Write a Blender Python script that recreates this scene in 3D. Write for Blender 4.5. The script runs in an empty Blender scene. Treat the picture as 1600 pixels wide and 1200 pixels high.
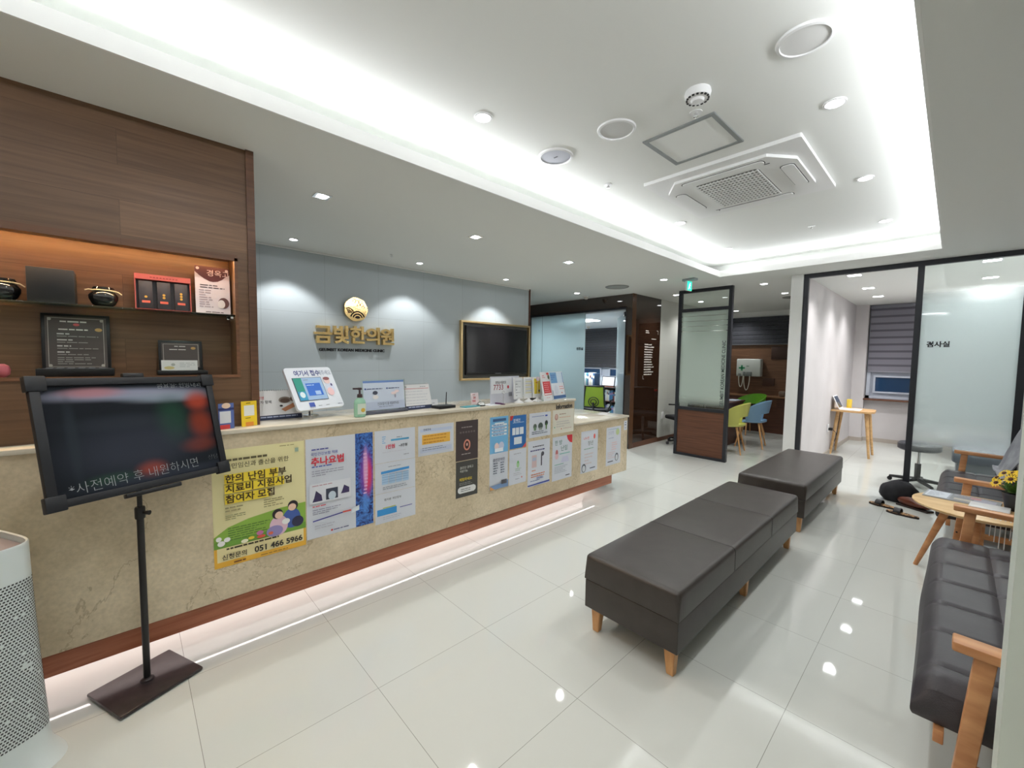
import bpy, bmesh, math, random
from mathutils import Vector, Matrix, noise
S = bpy.context.scene
COL = S.collection
random.seed(7)
PI = math.pi

# ------------------------------------------------------------------ camera
cam = bpy.data.cameras.new('camera'); cam.sensor_width = 36; cam.lens = 14.518; cam.clip_start = .02; cam.clip_end = 60
co = bpy.data.objects.new('camera', cam); COL.objects.link(co)
a, b, c = .81939, .06243, .01316
F = Vector((-math.sin(a)*math.cos(b), math.cos(a)*math.cos(b), -math.sin(b)))
R0 = Vector((math.cos(a), math.sin(a), 0)); U0 = R0.cross(F)
R = R0*math.cos(c)+U0*math.sin(c); U = -R0*math.sin(c)+U0*math.cos(c)
M = Matrix((R, U, -F)).transposed().to_4x4(); M.translation = (0, 0, 1.45)
co.matrix_world = M
S.camera = co
# ------------------------------------------------------------------ world, exposure
w = bpy.data.worlds.new('world'); S.world = w; w.use_nodes = True
w.node_tree.nodes['Background'].inputs[0].default_value = (.62, .68, .75, 1)
w.node_tree.nodes['Background'].inputs[1].default_value = .02
S.view_settings.view_transform = 'Standard'; S.view_settings.look = 'None'
S.view_settings.exposure = 0.0; S.view_settings.gamma = 1; S.view_settings.use_curve_mapping = False
EX = 1.0          # overall lamp gain
S.cycles.max_bounces = 9
COOL = (1, 1, 1)

# ceiling heights and light wells
CL, CU = 2.505, 2.70
HX0, HX1, HY0, HY1 = -2.08, -.14, -1.4, 5.50      # the raised coffer

def area(name, loc, sx, sy, power, rot=(0, 0, 0), col=(1, 1, 1)):
    l = bpy.data.lights.new(name, 'AREA'); l.shape = 'RECTANGLE'; l.size = sx; l.size_y = sy; l.energy = power*EX; l.color = col
    o = bpy.data.objects.new(name, l); COL.objects.link(o); o.location = loc; o.rotation_euler = rot
    return o
def spot(name, loc, power, size=2.2, blend=.8, rot=(0, 0, 0), col=COOL, rad=.04):
    l = bpy.data.lights.new(name, 'SPOT'); l.energy = power*EX; l.spot_size = size; l.spot_blend = blend; l.shadow_soft_size = rad; l.color = col
    o = bpy.data.objects.new(name, l); COL.objects.link(o); o.location = loc; o.rotation_euler = rot
    return o
# LED strips lying in the cove, shining up and inward at the raised ceiling
cvz = CL+.085; CP = 4.6; d = .055; W = (.93, .96, 1)
area('cove_light', (HX0-d, (HY0+HY1)/2, cvz), .03, HY1-HY0, CP*(HY1-HY0), (0, PI+.8, 0), W)
area('cove_light', (HX1+d, (HY0+HY1)/2, cvz), .03, HY1-HY0, CP*(HY1-HY0), (0, PI-.8, 0), W)
area('cove_light', ((HX0+HX1)/2, HY1+d, cvz), HX1-HX0, .03, CP*(HX1-HX0), (PI+.8, 0, 0), W)
area('cove_light', ((HX0+HX1)/2, HY0-d, cvz), HX1-HX0, .03, CP*(HX1-HX0), (PI-.8, 0, 0), W)
# LED strip behind the wooden fascia of the counter, shining at the floor
area('counter_glow', (-2.655, 1.15, .178), .030, 5.2, 5.8, (0, .25, 0), (1, .87, .86))
# warm LED strip at the top of the display niche
area('niche_glow', (-2.60, -.45, 1.945), .012, 1.7, 17, (0, -1.05, 0), (1, .70, .42))

# ------------------------------------------------------------------ materials
def N(nt, t, **kw):
    n = nt.nodes.new(t)
    for k, v in kw.items(): setattr(n, k, v)
    return n
_mc = {}
def mat(name, col, rough=.5, metal=0, spec=None, emit=None, es=0, coat=0, trans=0, ior=None, alpha=None):
    if name in _mc: return _mc[name]
    m = bpy.data.materials.new(name); m.use_nodes = True
    p = m.node_tree.nodes['Principled BSDF']
    p.inputs['Base Color'].default_value = (*col, 1); p.inputs['Roughness'].default_value = rough; p.inputs['Metallic'].default_value = metal
    if spec is not None: p.inputs['Specular IOR Level'].default_value = spec
    if ior: p.inputs['IOR'].default_value = ior
    if coat: p.inputs['Coat Weight'].default_value = coat; p.inputs['Coat Roughness'].default_value = .05
    if trans: p.inputs['Transmission Weight'].default_value = trans
    if emit: p.inputs['Emission Color'].default_value = (*emit, 1); p.inputs['Emission Strength'].default_value = es
    _mc[name] = m
    return m
def srgb(r, g, b):
    f = lambda v: (v/255/12.92) if v/255 <= .04045 else ((v/255+.055)/1.055)**2.4
    return (f(r), f(g), f(b))
def ink(r, g, b, rough=.45): return mat('ink_%d_%d_%d' % (r, g, b), srgb(r, g, b), rough)
def noisy(name, c1, c2, scale=(1, 1, 1), det=4, rough=.5, ns=5, bump=0, bs=60, ramp=(.35, .65), coat=0, spec=None):
    m = mat(name, c1, rough, coat=coat, spec=spec); nt = m.node_tree; p = nt.nodes['Principled BSDF']
    tc = N(nt, 'ShaderNodeTexCoord'); mp = N(nt, 'ShaderNodeMapping'); mp.inputs['Scale'].default_value = scale
    nt.links.new(tc.outputs['Object'], mp.inputs[0])
    nz = N(nt, 'ShaderNodeTexNoise'); nz.inputs['Scale'].default_value = ns; nz.inputs['Detail'].default_value = det
    nt.links.new(mp.outputs[0], nz.inputs['Vector'])
    r = N(nt, 'ShaderNodeValToRGB'); r.color_ramp.elements[0].position = ramp[0]; r.color_ramp.elements[1].position = ramp[1]
    r.color_ramp.elements[0].color = (*c1, 1); r.color_ramp.elements[1].color = (*c2, 1)
    nt.links.new(nz.outputs[0], r.inputs[0]); nt.links.new(r.outputs[0], p.inputs['Base Color'])
    if bump:
        n2 = N(nt, 'ShaderNodeTexNoise'); n2.inputs['Scale'].default_value = bs; n2.inputs['Detail'].default_value = 3
        nt.links.new(tc.outputs['Object'], n2.inputs['Vector'])
        bp = N(nt, 'ShaderNodeBump'); bp.inputs['Strength'].default_value = bump; bp.inputs['Distance'].default_value = .002
        nt.links.new(n2.outputs[0], bp.inputs['Height']); nt.links.new(bp.outputs[0], p.inputs['Normal'])
    return m
def planks(name, c1, c2, ax, pw, pl, rough=.45, seam=.8):
    """wood laminate in rows: ax = index of the long axis, rows stacked along z"""
    m = mat(name, c1, rough); nt = m.node_tree; p = nt.nodes['Principled BSDF']; L = nt.links
    tc = N(nt, 'ShaderNodeTexCoord'); sx = N(nt, 'ShaderNodeSeparateXYZ'); L.new(tc.outputs['Object'], sx.inputs[0])
    cb = N(nt, 'ShaderNodeCombineXYZ'); L.new(sx.outputs[ax], cb.inputs[0]); L.new(sx.outputs[2], cb.inputs[1])
    br = N(nt, 'ShaderNodeTexBrick'); br.offset = .37; br.inputs['Scale'].default_value = 1; br.inputs['Brick Width'].default_value = pl
    br.inputs['Row Height'].default_value = pw; br.inputs['Mortar Size'].default_value = .0012; br.inputs['Mortar Smooth'].default_value = .2
    br.inputs['Color1'].default_value = (0, 0, 0, 1); br.inputs['Color2'].default_value = (1, 1, 1, 1); br.inputs['Mortar'].default_value = (.5, .5, .5, 1)
    L.new(cb.outputs[0], br.inputs['Vector'])
    mp = N(nt, 'ShaderNodeMapping'); s = [60, 60, 60]; s[ax] = 2.6; s[2] = 62; mp.inputs['Scale'].default_value = s
    ad = N(nt, 'ShaderNodeVectorMath', operation='MULTIPLY_ADD'); L.new(br.outputs['Color'], ad.inputs[0]); ad.inputs[1].default_value = (3.1, 4.7, 2.3); L.new(tc.outputs['Object'], ad.inputs[2])
    L.new(ad.outputs[0], mp.inputs[0])
    nz = N(nt, 'ShaderNodeTexNoise'); nz.inputs['Scale'].default_value = 1; nz.inputs['Detail'].default_value = 6; nz.inputs['Distortion'].default_value = .5
    L.new(mp.outputs[0], nz.inputs['Vector'])
    r = N(nt, 'ShaderNodeValToRGB'); r.color_ramp.elements[0].position = .3; r.color_ramp.elements[1].position = .72
    r.color_ramp.elements[0].color = (*c1, 1); r.color_ramp.elements[1].color = (*c2, 1); L.new(nz.outputs[0], r.inputs[0])
    m1 = N(nt, 'ShaderNodeMix', data_type='RGBA', blend_type='MULTIPLY'); m1.inputs[0].default_value = 1; L.new(r.outputs[0], m1.inputs[6])
    mr = N(nt, 'ShaderNodeMapRange'); mr.inputs[3].default_value = .80; mr.inputs[4].default_value = 1.16; L.new(br.outputs['Color'], mr.inputs[0]); L.new(mr.outputs[0], m1.inputs[7])
    m2 = N(nt, 'ShaderNodeMix', data_type='RGBA', blend_type='MULTIPLY'); L.new(m1.outputs[2], m2.inputs[6]); m2.inputs[7].default_value = (1-seam*.5,)*3+(1,); L.new(br.outputs['Fac'], m2.inputs[0])
    L.new(m2.outputs[2], p.inputs['Base Color'])
    return m
def tiles(name, c1, ax1, ax2, w1, w2, o1, o2, joint, jw=.0022, rough=.05, var=.03, spec=.5, bumpn=0):
    m = mat(name, c1, rough, spec=spec); nt = m.node_tree; p = nt.nodes['Principled BSDF']; L = nt.links
    tc = N(nt, 'ShaderNodeTexCoord'); sx = N(nt, 'ShaderNodeSeparateXYZ'); L.new(tc.outputs['Object'], sx.inputs[0])
    facs = []; ids = []
    for ax, ww, oo in ((ax1, w1, o1), (ax2, w2, o2)):
        s = N(nt, 'ShaderNodeMath', operation='SUBTRACT'); L.new(sx.outputs[ax], s.inputs[0]); s.inputs[1].default_value = oo
        dv = N(nt, 'ShaderNodeMath', operation='DIVIDE'); L.new(s.outputs[0], dv.inputs[0]); dv.inputs[1].default_value = ww
        rd = N(nt, 'ShaderNodeMath', operation='ROUND'); L.new(dv.outputs[0], rd.inputs[0])
        df = N(nt, 'ShaderNodeMath', operation='SUBTRACT'); L.new(dv.outputs[0], df.inputs[0]); L.new(rd.outputs[0], df.inputs[1])
        ab = N(nt, 'ShaderNodeMath', operation='ABSOLUTE'); L.new(df.outputs[0], ab.inputs[0])
        lt = N(nt, 'ShaderNodeMath', operation='LESS_THAN'); L.new(ab.outputs[0], lt.inputs[0]); lt.inputs[1].default_value = jw/2/ww
        facs.append(lt)
        fl = N(nt, 'ShaderNodeMath', operation='FLOOR'); L.new(dv.outputs[0], fl.inputs[0]); ids.append(fl)
    mx = N(nt, 'ShaderNodeMath', operation='MAXIMUM'); L.new(facs[0].outputs[0], mx.inputs[0]); L.new(facs[1].outputs[0], mx.inputs[1])
    cb = N(nt, 'ShaderNodeCombineXYZ'); L.new(ids[0].outputs[0], cb.inputs[0]); L.new(ids[1].outputs[0], cb.inputs[1])
    wn = N(nt, 'ShaderNodeTexWhiteNoise'); L.new(cb.outputs[0], wn.inputs[0])
    nz = N(nt, 'ShaderNodeTexNoise'); nz.inputs['Scale'].default_value = 2.5; nz.inputs['Detail'].default_value = 5; L.new(tc.outputs['Object'], nz.inputs['Vector'])
    ad = N(nt, 'ShaderNodeMath', operation='ADD'); L.new(wn.outputs[0], ad.inputs[0]); L.new(nz.outputs[0], ad.inputs[1])
    mr = N(nt, 'ShaderNodeMapRange'); mr.inputs[2].default_value = 2; mr.inputs[3].default_value = 1-var; mr.inputs[4].default_value = 1+var; L.new(ad.outputs[0], mr.inputs[0])
    m1 = N(nt, 'ShaderNodeMix', data_type='RGBA', blend_type='MULTIPLY'); m1.inputs[0].default_value = 1; m1.inputs[6].default_value = (*c1, 1); L.new(mr.outputs[0], m1.inputs[7])
    m2 = N(nt, 'ShaderNodeMix', data_type='RGBA'); L.new(mx.outputs[0], m2.inputs[0]); L.new(m1.outputs[2], m2.inputs[6]); m2.inputs[7].default_value = (*joint, 1)
    L.new(m2.outputs[2], p.inputs['Base Color'])
    if bumpn:
        tl = N(nt, 'ShaderNodeVectorMath', operation='SUBTRACT'); L.new(wn.outputs['Color'], tl.inputs[0]); tl.inputs[1].default_value = (.5, .5, .5)
        sc = N(nt, 'ShaderNodeVectorMath', operation='SCALE'); L.new(tl.outputs[0], sc.inputs[0]); sc.inputs['Scale'].default_value = bumpn
        ge = N(nt, 'ShaderNodeNewGeometry'); av = N(nt, 'ShaderNodeVectorMath', operation='ADD'); L.new(sc.outputs[0], av.inputs[0]); L.new(ge.outputs['Normal'], av.inputs[1])
        nm = N(nt, 'ShaderNodeVectorMath', operation='NORMALIZE'); L.new(av.outputs[0], nm.inputs[0]); L.new(nm.outputs[0], p.inputs['Normal'])
    return m
def marble(name):
    m = mat(name, srgb(198, 186, 160), .22); nt = m.node_tree; p = nt.nodes['Principled BSDF']; L = nt.links
    tc = N(nt, 'ShaderNodeTexCoord')
    nz = N(nt, 'ShaderNodeTexNoise'); nz.inputs['Scale'].default_value = 3; nz.inputs['Detail'].default_value = 9; nz.inputs['Roughness'].default_value = .65; L.new(tc.outputs['Object'], nz.inputs['Vector'])
    r = N(nt, 'ShaderNodeValToRGB'); e = r.color_ramp.elements; e[0].position = .3; e[0].color = (*srgb(190, 172, 142), 1); e[1].position = .7; e[1].color = (*srgb(226, 210, 180), 1); L.new(nz.outputs[0], r.inputs[0])
    n2 = N(nt, 'ShaderNodeTexNoise'); n2.inputs['Scale'].default_value = 1.5; n2.inputs['Detail'].default_value = 7; n2.inputs['Roughness'].default_value = .6; n2.inputs['Distortion'].default_value = .6; L.new(tc.outputs['Object'], n2.inputs['Vector'])
    s = N(nt, 'ShaderNodeMath', operation='SUBTRACT'); s.inputs[1].default_value = .5; L.new(n2.outputs[0], s.inputs[0])
    ab = N(nt, 'ShaderNodeMath', operation='ABSOLUTE'); L.new(s.outputs[0], ab.inputs[0])
    mr = N(nt, 'ShaderNodeMapRange'); mr.inputs[1].default_value = 0; mr.inputs[2].default_value = .006; mr.inputs[3].default_value = .42; mr.inputs[4].default_value = 0; L.new(ab.outputs[0], mr.inputs[0])
    mx = N(nt, 'ShaderNodeMix', data_type='RGBA'); L.new(mr.outputs[0], mx.inputs[0]); L.new(r.outputs[0], mx.inputs[6]); mx.inputs[7].default_value = (*srgb(128, 106, 78), 1)
    n3 = N(nt, 'ShaderNodeTexNoise'); n3.inputs['Scale'].default_value = 60; n3.inputs['Detail'].default_value = 3; L.new(tc.outputs['Object'], n3.inputs['Vector'])
    mr3 = N(nt, 'ShaderNodeMapRange'); mr3.inputs[1].default_value = .3; mr3.inputs[2].default_value = .7; mr3.inputs[3].default_value = .9; mr3.inputs[4].default_value = 1.06; L.new(n3.outputs[0], mr3.inputs[0])
    m3 = N(nt, 'ShaderNodeMix', data_type='RGBA', blend_type='MULTIPLY'); m3.inputs[0].default_value = 1; L.new(mx.outputs[2], m3.inputs[6]); L.new(mr3.outputs[0], m3.inputs[7])
    L.new(m3.outputs[2], p.inputs['Base Color'])
    return m
def glass(name, tint=(1, 1, 1), ior=1.5, rough=0.0):
    m = bpy.data.materials.new(name); m.use_nodes = True; nt = m.node_tree; nt.nodes.clear(); L = nt.links
    o = N(nt, 'ShaderNodeOutputMaterial'); t = N(nt, 'ShaderNodeBsdfTransparent'); t.inputs[0].default_value = (*tint, 1)
    g = N(nt, 'ShaderNodeBsdfGlossy'); g.inputs['Roughness'].default_value = rough; f = N(nt, 'ShaderNodeFresnel'); f.inputs[0].default_value = ior
    x = N(nt, 'ShaderNodeMixShader'); L.new(f.outputs[0], x.inputs[0]); L.new(t.outputs[0], x.inputs[1]); L.new(g.outputs[0], x.inputs[2]); L.new(x.outputs[0], o.inputs[0])
    return m
def frosted(name, col, clear=None, lines=(), rough=.45, dens=.55):
    """film on glass; clear = (z0, z1) of the filmed band, lines = clear stripes (z, half height)"""
    m = bpy.data.materials.new(name); m.use_nodes = True; nt = m.node_tree; nt.nodes.clear(); L = nt.links
    o = N(nt, 'ShaderNodeOutputMaterial')
    df = N(nt, 'ShaderNodeBsdfDiffuse'); df.inputs[0].default_value = (*col, 1)
    tl = N(nt, 'ShaderNodeBsdfTranslucent'); tl.inputs[0].default_value = (*col, 1)
    a1 = N(nt, 'ShaderNodeMixShader'); a1.inputs[0].default_value = .5; L.new(df.outputs[0], a1.inputs[1]); L.new(tl.outputs[0], a1.inputs[2])
    rf = N(nt, 'ShaderNodeBsdfRefraction'); rf.inputs[0].default_value = (*col, 1); rf.inputs['Roughness'].default_value = rough; rf.inputs['IOR'].default_value = 1.02+.28*rough
    a2 = N(nt, 'ShaderNodeMixShader'); a2.inputs[0].default_value = dens; L.new(rf.outputs[0], a2.inputs[1]); L.new(a1.outputs[0], a2.inputs[2])
    gl = N(nt, 'ShaderNodeBsdfGlossy'); gl.inputs['Roughness'].default_value = .03; f = N(nt, 'ShaderNodeFresnel'); f.inputs[0].default_value = 1.45
    t = N(nt, 'ShaderNodeBsdfTransparent'); t.inputs[0].default_value = (.97, 1, .99, 1)
    last = a2
    if clear or lines:
        tc = N(nt, 'ShaderNodeTexCoord'); sx = N(nt, 'ShaderNodeSeparateXYZ'); L.new(tc.outputs['Object'], sx.inputs[0])
        fac = None
        if clear:
            mr = N(nt, 'ShaderNodeMapRange'); mr.inputs[1].default_value = clear[0]; mr.inputs[2].default_value = clear[0]+clear[2]; L.new(sx.outputs[2], mr.inputs[0])
            m2 = N(nt, 'ShaderNodeMapRange'); m2.inputs[1].default_value = clear[1]; m2.inputs[2].default_value = clear[1]-clear[3]; L.new(sx.outputs[2], m2.inputs[0])
            fac = N(nt, 'ShaderNodeMath', operation='MULTIPLY'); L.new(mr.outputs[0], fac.inputs[0]); L.new(m2.outputs[0], fac.inputs[1])
        for z, h in lines:
            s = N(nt, 'ShaderNodeMath', operation='SUBTRACT'); L.new(sx.outputs[2], s.inputs[0]); s.inputs[1].default_value = z
            ab = N(nt, 'ShaderNodeMath', operation='ABSOLUTE'); L.new(s.outputs[0], ab.inputs[0])
            gt = N(nt, 'ShaderNodeMath', operation='GREATER_THAN'); L.new(ab.outputs[0], gt.inputs[0]); gt.inputs[1].default_value = h
            if fac: q = N(nt, 'ShaderNodeMath', operation='MULTIPLY'); L.new(fac.outputs[0], q.inputs[0]); L.new(gt.outputs[0], q.inputs[1]); fac = q
            else: fac = gt
        a3 = N(nt, 'ShaderNodeMixShader'); L.new(fac.outputs[0], a3.inputs[0]); L.new(t.outputs[0], a3.inputs[1]); L.new(a2.outputs[0], a3.inputs[2]); last = a3
    x = N(nt, 'ShaderNodeMixShader'); L.new(f.outputs[0], x.inputs[0]); L.new(last.outputs[0], x.inputs[1]); L.new(gl.outputs[0], x.inputs[2]); L.new(x.outputs[0], o.inputs[0])
    return m

ceil_m = mat('ceiling_paint', (.79, .80, .77), .8)
white_m = mat('white_paint', (.82, .82, .80), .5)
lip_m = mat('cove_lip_paint', (.86, .86, .84), .6)
floor_m = tiles('floor_tile', (.60, .615, .575), 0, 1, .62, .604, -.405, .76, (.26, .26, .235), jw=.002, rough=.035, var=.03, spec=.6, bumpn=.003)
greywall_m = tiles('grey_wall_panel', (.47, .525, .55), 1, 2, .587, .6, .95, 1.885, (.34, .38, .395), jw=.003, rough=.45, var=.035)
whitetile_m = tiles('white_wall_tile', (.62, .63, .58), 1, 2, .6, .35, 0, .05, (.5, .5, .46), jw=.003, rough=.3, var=.02)
examwall_m = noisy('exam_wallpaper', (.62, .59, .59), (.56, .53, .53), ns=1.5, rough=.7, bump=.3, bs=200)
wood_m = planks('oak_laminate', srgb(104, 76, 54), srgb(128, 96, 69), 1, .152, 1.05, rough=.38)
fascia_m = planks('reddish_fascia_wood', srgb(158, 90, 62), srgb(190, 120, 88), 1, .5, 3.0, rough=.4)
panel_m = planks('walnut_panel', srgb(92, 56, 40), srgb(124, 80, 56), 0, .4, 2.4, rough=.45)
deskwood_m = planks('dark_desk_wood', srgb(70, 42, 32), srgb(96, 60, 44), 0, .5, 2.4, rough=.4)
beech_m = noisy('beech_wood', srgb(196, 142, 88), srgb(222, 172, 118), scale=(8, 8, 1.5), ns=3, rough=.4)
alder_m = noisy('alder_wood', srgb(186, 126, 80), srgb(212, 156, 108), scale=(2, 8, 8), ns=3, rough=.4)
bamboo_m = noisy('pale_table_wood', srgb(214, 176, 122), srgb(230, 196, 144), scale=(2, 9, 9), ns=3, rough=.35)
leather_m = noisy('dark_brown_leather', srgb(52, 46, 42), srgb(59, 53, 49), ns=12, rough=.38, bump=.35, bs=260, spec=.5)
sofa_m = noisy('charcoal_leather', srgb(54, 50, 55), srgb(63, 59, 64), ns=10, rough=.42, bump=.3, bs=240)
marble_m = marble('cream_marble')
slab_m = noisy('counter_slab', srgb(206, 198, 180), srgb(222, 214, 196), ns=4, rough=.12)
frame_m = mat('dark_metal_frame', srgb(48, 50, 56), .4, .3)
black_m = mat('black_plastic', srgb(22, 22, 24), .35)
blackmetal_m = mat('black_metal', srgb(26, 24, 26), .35, .5)
gold_m = mat('polished_gold', (.95, .68, .30), .12, 1)
goldf_m = mat('brushed_gold', (.80, .58, .30), .28, 1)
chrome_m = mat('chrome', (.8, .8, .8), .12, 1)
wplastic_m = mat('white_plastic', (.78, .78, .78), .35)
gplastic_m = mat('grey_plastic', (.40, .41, .42), .45)
lens_m = mat('lamp_lens', (1, 1, 1), .4, emit=(.96, .98, 1), es=14)
led_m = mat('led_strip_white', (1, 1, 1), .4, emit=(1, .95, .95), es=4)
brown_glass_m = mat('brown_back_painted_glass', srgb(52, 34, 24), .03, ior=1.85)
paper_m = mat('white_paper', (.80, .81, .83), .5)
aqua_m = frosted('aqua_frosted_glass', srgb(222, 238, 241), dens=.85)
clear_m = glass('clear_glass', (.96, 1, .98))
greenglass_m = glass('green_tinted_glass', (.72, .90, .86), 1.5)
screen_m = mat('black_screen', (.008, .008, .010), .12)

# ------------------------------------------------------------------ mesh tools
class MB:
    def __init__(s): s.bm = bmesh.new(); s.mats = []
    def mi(s, m):
        if m is None: m = wplastic_m
        if m not in s.mats: s.mats.append(m)
        return s.mats.index(m)
    def _paint(s, faces, m, smooth=False):
        i = s.mi(m)
        for f in faces: f.material_index = i; f.smooth = smooth
    def box(s, c, sz, m=None, r=0, seg=2, rot=None, smooth=None, taper=None):
        t = bmesh.new(); bmesh.ops.create_cube(t, size=1)
        for v in t.verts:
            v.co = Vector((v.co.x*sz[0], v.co.y*sz[1], v.co.z*sz[2]))
            if taper and v.co.z < 0: v.co.x *= taper; v.co.y *= taper
        if r: bmesh.ops.bevel(t, geom=t.edges[:], offset=min(r, min(sz)*.49), segments=seg, profile=.5, affect='EDGES')
        M_ = Matrix.Translation(c)
        if rot is not None: M_ = M_ @ (rot.to_4x4() if isinstance(rot, Matrix) else Matrix.Rotation(rot, 4, 'Z'))
        t.transform(M_); s.add(t, m, smooth if smooth is not None else bool(r)); return s
    def b2(s, p, q, m=None, r=0, **k):
        return s.box([(p[i]+q[i])/2 for i in range(3)], [abs(q[i]-p[i]) for i in range(3)], m, r, **k)
    def add(s, t, m, smooth=False, M_=None):
        i = s.mi(m); vs = [s.bm.verts.new(M_ @ v.co if M_ else v.co) for v in t.verts]; t.verts.index_update()
        for f in t.faces:
            try: g = s.bm.faces.new([vs[v.index] for v in f.verts])
            except ValueError: continue
            g.material_index = i; g.smooth = smooth
        t.free()
    def tube(s, pts, rad, m=None, n=10, caps=True, smooth=True):
        pts = [Vector(p) for p in pts]; k = len(pts); rr = rad if isinstance(rad, (list, tuple)) else [rad]*k
        rings = []; ref = None
        for i, p in enumerate(pts):
            d_ = (pts[min(i+1, k-1)]-pts[max(i-1, 0)]).normalized()
            if ref is None: ref = Vector((0, 0, 1)) if abs(d_.z) < .9 else Vector((1, 0, 0))
            u = d_.cross(ref).normalized(); v = d_.cross(u).normalized(); ref = u.cross(d_)
            ref = -v if False else ref
            rings.append([s.bm.verts.new(p+(u*math.cos(2*PI*j/n)+v*math.sin(2*PI*j/n))*rr[i]) for j in range(n)])
        fs = []
        for A, B in zip(rings, rings[1:]):
            for j in range(n):
                fs.append(s.bm.faces.new((A[j], A[(j+1) % n], B[(j+1) % n], B[j])))
        s._paint(fs, m, smooth)
        if caps: s._paint([s.bm.faces.new(rings[0][::-1]), s.bm.faces.new(rings[-1])], m, False)
        return s
    def lathe(s, prof, c=(0, 0, 0), m=None, n=32, smooth=True, axis='z', sx=1, sy=1):
        rings = []
        for r_, z in prof:
            ring = []
            for j in range(n):
                x, y = r_*math.cos(2*PI*j/n)*sx, r_*math.sin(2*PI*j/n)*sy
                p = (x, y, z) if axis == 'z' else ((z, x, y) if axis == 'x' else (x, z, y))
                ring.append(s.bm.verts.new((c[0]+p[0], c[1]+p[1], c[2]+p[2])))
            rings.append(ring)
        fs = []
        for A, B in zip(rings, rings[1:]):
            for j in range(n): fs.append(s.bm.faces.new((A[j], A[(j+1) % n], B[(j+1) % n], B[j])))
        s._paint(fs, m, smooth)
        s._paint([s.bm.faces.new(rings[0][::-1]), s.bm.faces.new(rings[-1])], m, False)
        return s
    def prism(s, poly, z0, z1, m=None, M_=None, smooth=False):
        f = (lambda x, y, z: M_ @ Vector((x, y, z))) if M_ else (lambda x, y, z: Vector((x, y, z)))
        A = [s.bm.verts.new(f(x, y, z0)) for x, y in poly]; B = [s.bm.verts.new(f(x, y, z1)) for x, y in poly]; n = len(poly)
        fs = [s.bm.faces.new(A[::-1]), s.bm.faces.new(B)]+[s.bm.faces.new((A[j], A[(j+1) % n], B[(j+1) % n], B[j])) for j in range(n)]
        s._paint(fs[:2], m, False); s._paint(fs[2:], m, smooth); return s
    def poly(s, pts, m=None):
        s._paint([s.bm.faces.new([s.bm.verts.new(p) for p in pts])], m); return s
    def grid(s, fn, nu, nv, m=None, thick=0, smooth=True, skip=None):
        P = [[Vector(fn(i/nu, j/nv)) for j in range(nv+1)] for i in range(nu+1)]
        def nrm(i, j):
            a_ = P[min(i+1, nu)][j]-P[max(i-1, 0)][j]; b_ = P[i][min(j+1, nv)]-P[i][max(j-1, 0)]
            n_ = a_.cross(b_); return n_.normalized() if n_.length > 1e-9 else Vector((0, 0, 1))
        A = [[s.bm.verts.new(P[i][j]) for j in range(nv+1)] for i in range(nu+1)]
        B = [[s.bm.verts.new(P[i][j]-nrm(i, j)*thick) for j in range(nv+1)] for i in range(nu+1)] if thick else None
        fs = []; ok = lambda i, j: 0 <= i < nu and 0 <= j < nv and not (skip and skip(i, j))
        for i in range(nu):
            for j in range(nv):
                if not ok(i, j): continue
                fs.append(s.bm.faces.new((A[i][j], A[i+1][j], A[i+1][j+1], A[i][j+1])))
                if B:
                    fs.append(s.bm.faces.new((B[i][j], B[i][j+1], B[i+1][j+1], B[i+1][j])))
                    if not ok(i-1, j): fs.append(s.bm.faces.new((A[i][j], A[i][j+1], B[i][j+1], B[i][j])))
                    if not ok(i+1, j): fs.append(s.bm.faces.new((A[i+1][j+1], A[i+1][j], B[i+1][j], B[i+1][j+1])))
                    if not ok(i, j-1): fs.append(s.bm.faces.new((A[i+1][j], A[i][j], B[i][j], B[i+1][j])))
                    if not ok(i, j+1): fs.append(s.bm.faces.new((A[i][j+1], A[i+1][j+1], B[i+1][j+1], B[i][j+1])))
        s._paint(fs, m, smooth); return s
    def text(s, body, size, M_, m=None, ext=0, off=0, align='LEFT', sx=1, bevel=0):
        c_ = bpy.data.curves.new('t', 'FONT'); c_.body = body; c_.size = size; c_.extrude = ext; c_.offset = off; c_.align_x = align; c_.resolution_u = 3; c_.bevel_depth = bevel
        o_ = bpy.data.objects.new('t', c_); me = o_.to_mesh()
        t = bmesh.new(); t.from_mesh(me); o_.to_mesh_clear(); bpy.data.objects.remove(o_); bpy.data.curves.remove(c_)
        if sx != 1: t.transform(Matrix.Diagonal((sx, 1, 1, 1)))
        s.add(t, m, False, M_); return s
    def obj(s, name, parent=None, M_=None, sharp=True):
        bmesh.ops.recalc_face_normals(s.bm, faces=s.bm.faces[:]) if getattr(s, 'rec', True) else None
        me = bpy.data.meshes.new(name); s.bm.to_mesh(me); s.bm.free()
        for m in s.mats: me.materials.append(m)
        if sharp and hasattr(me, 'set_sharp_from_angle'): me.set_sharp_from_angle(angle=.7)
        o = bpy.data.objects.new(name, me); COL.objects.link(o)
        if parent: o.parent = parent
        if M_ is not None: o.matrix_local = M_
        return o
def tag(o, label, cat, group=None):
    o['label'] = label; o['category'] = cat
    if group: o['group'] = group
    return o
def thing(name, label, cat, loc=(0, 0, 0), rz=0, group=None, M_=None):
    o = bpy.data.objects.new(name, None); COL.objects.link(o); o.empty_display_size = .05
    if M_ is not None: o.matrix_world = M_
    else: o.location = loc; o.rotation_euler = (0, 0, rz)
    return tag(o, label, cat, group)
def struct(mb, name):
    o = mb.obj(name); o['kind'] = 'structure'; return o
def sbox(name, p, q, m, r=0): return struct(MB().b2(p, q, m, r), name)
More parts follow.
